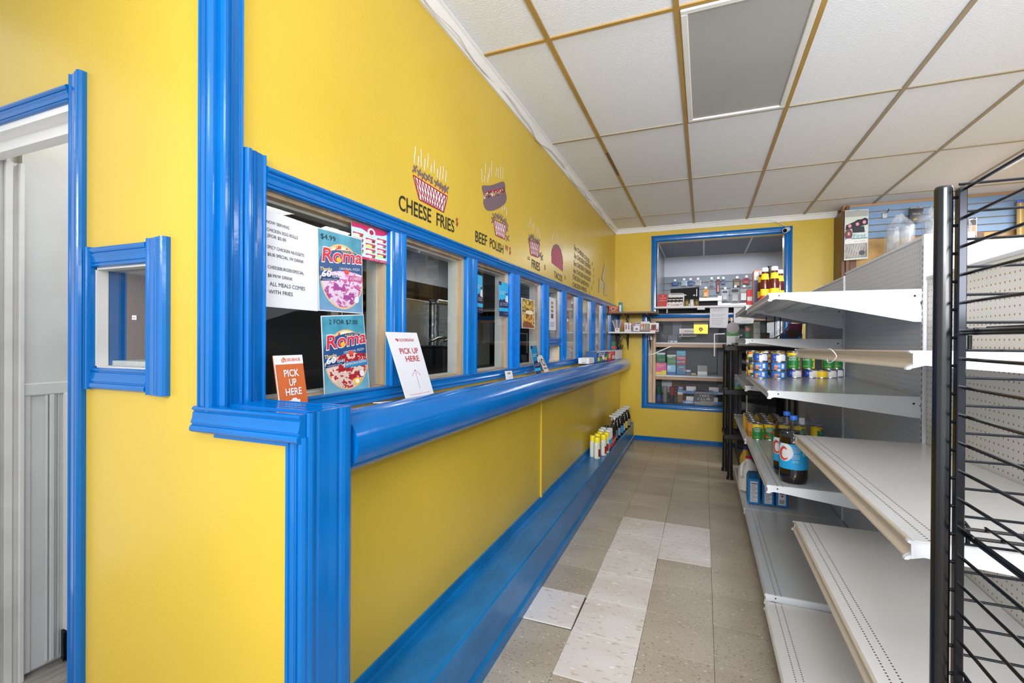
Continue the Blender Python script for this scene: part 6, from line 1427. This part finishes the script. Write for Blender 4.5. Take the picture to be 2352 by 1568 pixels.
# ================================================================ SLATWALL ON THE RIGHT
sw2 = struct('wall_slat'); SLB = mat('blue_grey_slatwall', '#7391B4', .45, noise=.06, nscale=6); BUR = mat('burl_wood_panel', '#B08A4E', .4, noise=.45, nscale=6); BURD = mat('dark_wood_batten', '#6A4426', .4, noise=.2, nscale=8, stretch=(6, 6, .6))
YS = 6.25
obj('backing', MB().box(1.43, 4.3, YS+.012, YS+.10, 0, ZC), mat('tan_groove', '#B08A64', .6), sw2)
for k in range(5):
    z = 2.835-.073*k; obj('slat', MB().cbox(1.478, 4.3, YS-.004, YS+.012, z-.069, z-.004, .003), SLB, sw2)
obj('wood_panel', MB().box(1.478, 4.3, YS, YS+.012, .1, 2.465), BUR, sw2)
for x in (1.49, 1.84, 2.57, 2.93, 3.3): obj('batten', MB().cbox(x, x+.06, YS-.008, YS, .1, 2.462, .002), BURD, sw2)
obj('corner_post', MB().cbox(1.405, 1.442, YS-.03, YB, 0, 2.79, .004).cbox(1.442, 1.476, YS-.05, YS+.02, 0, 2.84, .004), BURD, sw2)
# hair pack
S = qsheet('y', 6.17, (1941, 483), (1995, 479.5), (1993.5, 594), (1938.5, 598))
t = thing('hair_pack', 'tall hair extension pack with a woman picture on the slatwall', 'package', S.P(.5, 0)); S.board('sleeve', C('#C6CFC8', .25), t, .014)
S.rect(.02, .98, .86, .985, C('#A6A8A6', .15), t, 'silver_header'); S.shape([(.03, .60), (.98, .69), (.98, .80), (.86, .83), (.7, .80), (.55, .80), (.4, .76), (.06, .70)], C('#15151A'), t, 'hair'); S.shape([(.34, .54), (.86, .54), (.82, .66), (.3, .66)], C('#1A1D2A'), t, 'hair', .0012)
for u, v in ((.22, .68), (.54, .71), (.83, .74)): S.shape(ell(u, v, .075, .035, 14), C('#D98AA8'), t, 'round_tag', .0014)
S.shape(ell(.17, .51, .17, .11, 16), C('#6A3A44'), t, 'portrait', .0014); S.shape(ell(.18, .525, .05, .034, 12), C('#C99A84'), t, 'portrait', .0018); S.shape([(.0, .385), (.36, .385), (.28, .43), (.08, .43)], PAPER, t, 'portrait', .0018)
S.text('First', .38, .44, .075, C('#2A8AB4'), t, .52); S.rect(.02, .98, .415, .43, C('#2A7A90'), t, 'printed_band', .001); S.rect(.02, .98, .33, .41, C('#DADFDA'), t); S.text('weave 3 bundles', .4, .36, .02, C('#C86A8A'), t, .5)
S.shape([(.03, .03), (.96, .04), (.96, .32), (.03, .32)], C('#7C7874', .2), t, 'wavy_hair', .001)
wv = MB()
for k in range(9): wv.ribbon([S.P(.06+.1*k+.03*math.sin(j*.9+k), .05+.026*j)+S.N*.0014 for j in range(11)], .012, S.R, S.U)
obj('hair_strands', wv, C('#A29E98', .2), t)['kind'] = 'stuff'; S.shape(ell(.74, .13, .13, .05, 14), C('#4A5058'), t, 'emblem', .0018)
p = S.P(.5, 1.0); obj('hook', MB().cyl((p.x, YS, p.z-.02), (p.x, 6.10, p.z-.02), .003, n=6), STEEL, t)
hk = thing('slat_hook', 'empty metal hook on the blue slats', 'hook', on('y', YS-.01, 2033, 490)); p = hk.location.copy()
obj('hook_plate', MB().cbox(p.x-.025, p.x+.02, YS-.010, YS-.004, p.z-.05, p.z+.01, .002), STEEL, hk); obj('prong', MB().tube([(p.x, YS-.01, p.z), (p.x, YS-.09, p.z-.005), (p.x, YS-.12, p.z+.02)], .004, 6), BLACKM, hk)
S = qsheet('y', 6.19, (2090, 476), (2122, 474), (2117, 511), (2088, 511))
t = thing('hair_pack', 'small black hair pack with silver lettering behind plastic tubs', 'package', S.P(.5, 0)); S.board('sleeve', C('#1A1A1E', .2), t, .012); S.text('ONYX', .22, .50, .12, C('#B9B0B4'), t, .6); S.shape([(.3, .12), (.6, .2), (.62, .3), (.34, .24)], C('#A8904A'), t, 'emblem'); S.rect(.02, .98, .9, 1, C('#8A8C90', .15), t); p = S.P(.5, 1); obj('hook', MB().cyl((p.x, YS, p.z-.01), (p.x, 6.12, p.z-.01), .003, n=6), STEEL, t)
S = qsheet('y', 6.19, (2226, 503), (2244, 501), (2244, 556), (2226, 558))
t = thing('hair_pack', 'clear pack of dark braids seen between the rack wires', 'package', S.P(.5, 0)); S.board('sleeve', C('#9A9894', .2), t, .01); S.rect(.1, .85, .3, .7, C('#B98A6A'), t); S.rect(.1, .9, 0, .3, C('#2A4A4A'), t); S.rect(.1, .9, .72, .95, C('#3A3438'), t); p = S.P(.5, 1); obj('hook', MB().cyl((p.x, YS, p.z-.01), (p.x, 6.12, p.z-.01), .003, n=6), STEEL, t)
t = thing('braid_pack', 'golden braid hair pack with blue tips at the frame edge', 'package', on('y', 6.17, 2345, 548))
for k in range(5):
    A, B = on('y', 6.17, 2338+5*k, 548), on('y', 6.17, 2338+5*k, 466); obj('braid', MB().cyl(A, B, .012, n=8), C('#B9A05A') if k % 2 else C('#8A7040'), t); obj('blue_tip', MB().cyl(B, B+Vector((0, 0, .03)), .0125, n=8), C('#4A5AA8'), t)
p = on('y', 6.17, 2345, 466); obj('hook', MB().cyl((p.x, YS, p.z+.02), (p.x, 6.12, p.z+.02), .003, n=6), STEEL, t)
# plastic tubs in bags on a high stock shelf
st = thing('stock_shelf', 'brown stock shelf standing behind the pegboard shelving', 'shelf', (2.2, 5.85, 0)); zt2 = 2.09
for z in (zt2, 1.5, .6): obj('board', MB().cbox(1.70, 3.2, 5.6, 6.1, z-.025, z, .003), mat('brown_shelf_board', '#8A6C50', .5), st)
for x in (1.725, 3.18):
    for y in (5.62, 6.08): obj('post', MB().cbox(x-.018, x+.018, y-.018, y+.018, 0, zt2-.026, .003), mat('brown_shelf_board', '#8A6C50', .5), st)
TUB = glass('clear_tub_plastic', (.86, .88, .9), .08, dirt=.5)
BAGP = glass('cloudy_bag_film', (.95, .96, .97), .12, dirt=.24)
def tubs(x, y, n, hgt, label, k):
    t = thing('tub_bag', label, 'bag of tubs', (x, y, zt2), 0, 'bagged plastic tubs on the stock shelf')
    for i in range(n):
        s = MB(); r = .047
        prof = [(r*.8, 0)]
        for j in range(int(hgt/.014)): prof += [(r, .01+.014*j), (r*.96, .017+.014*j)]
        prof += [(r*.9, hgt)]
        s.lathe(prof, (-.05*(n-1)+.10*i, .02*(i % 2), .001), 20); obj('tub_stack', s, TUB, t, False)
    rr = random.Random(k); wd = .05*(n-1)+.06
    bagp = []
    for z_, f in ((0, 1.0), (.1, 1.05), (hgt, 1.08), (hgt+.05, .8), (hgt+.09, .42), (hgt+.12, .25)): bagp.append((z_, f))
    vs = []; fs = []; N_ = 20
    for z_, f in bagp:
        for i in range(N_):
            a = 2*math.pi*i/N_; q_ = 1+rr.uniform(-.07, .07); vs.append((wd*f*q_*math.cos(a), .075*f*q_*math.sin(a), z_+.0015+rr.uniform(-.012, .012)*(z_ > .05)))
    for j in range(len(bagp)-1):
        for i in range(N_): fs.append((j*N_+i, j*N_+(i+1) % N_, (j+1)*N_+(i+1) % N_, (j+1)*N_+i))
    fs.append(tuple((len(bagp)-1)*N_+i for i in range(N_)))
    obj('clear_bag', MB().add(vs, fs), BAGP, t, False)
pA = on('y', 5.8, 2066, 560); tubs(pA.x, 5.8, 2, .40, 'clear bag of stacked plastic tubs at the left end', 1)
pB = on('y', 5.86, 2130, 560); tubs(pB.x+.02, 5.86, 1, .46, 'clear bag of stacked tubs just left of the round post', 2)
pC = on('y', 5.8, 2176, 560); tubs(pC.x+.02, 5.8, 1, .42, 'clear bag of stacked tubs mostly behind the round post', 3)
pD = on('y', 5.86, 2226, 560); tubs(pD.x-.02, 5.95, 1, .40, 'clear bag of stacked tubs right of the round post', 4)
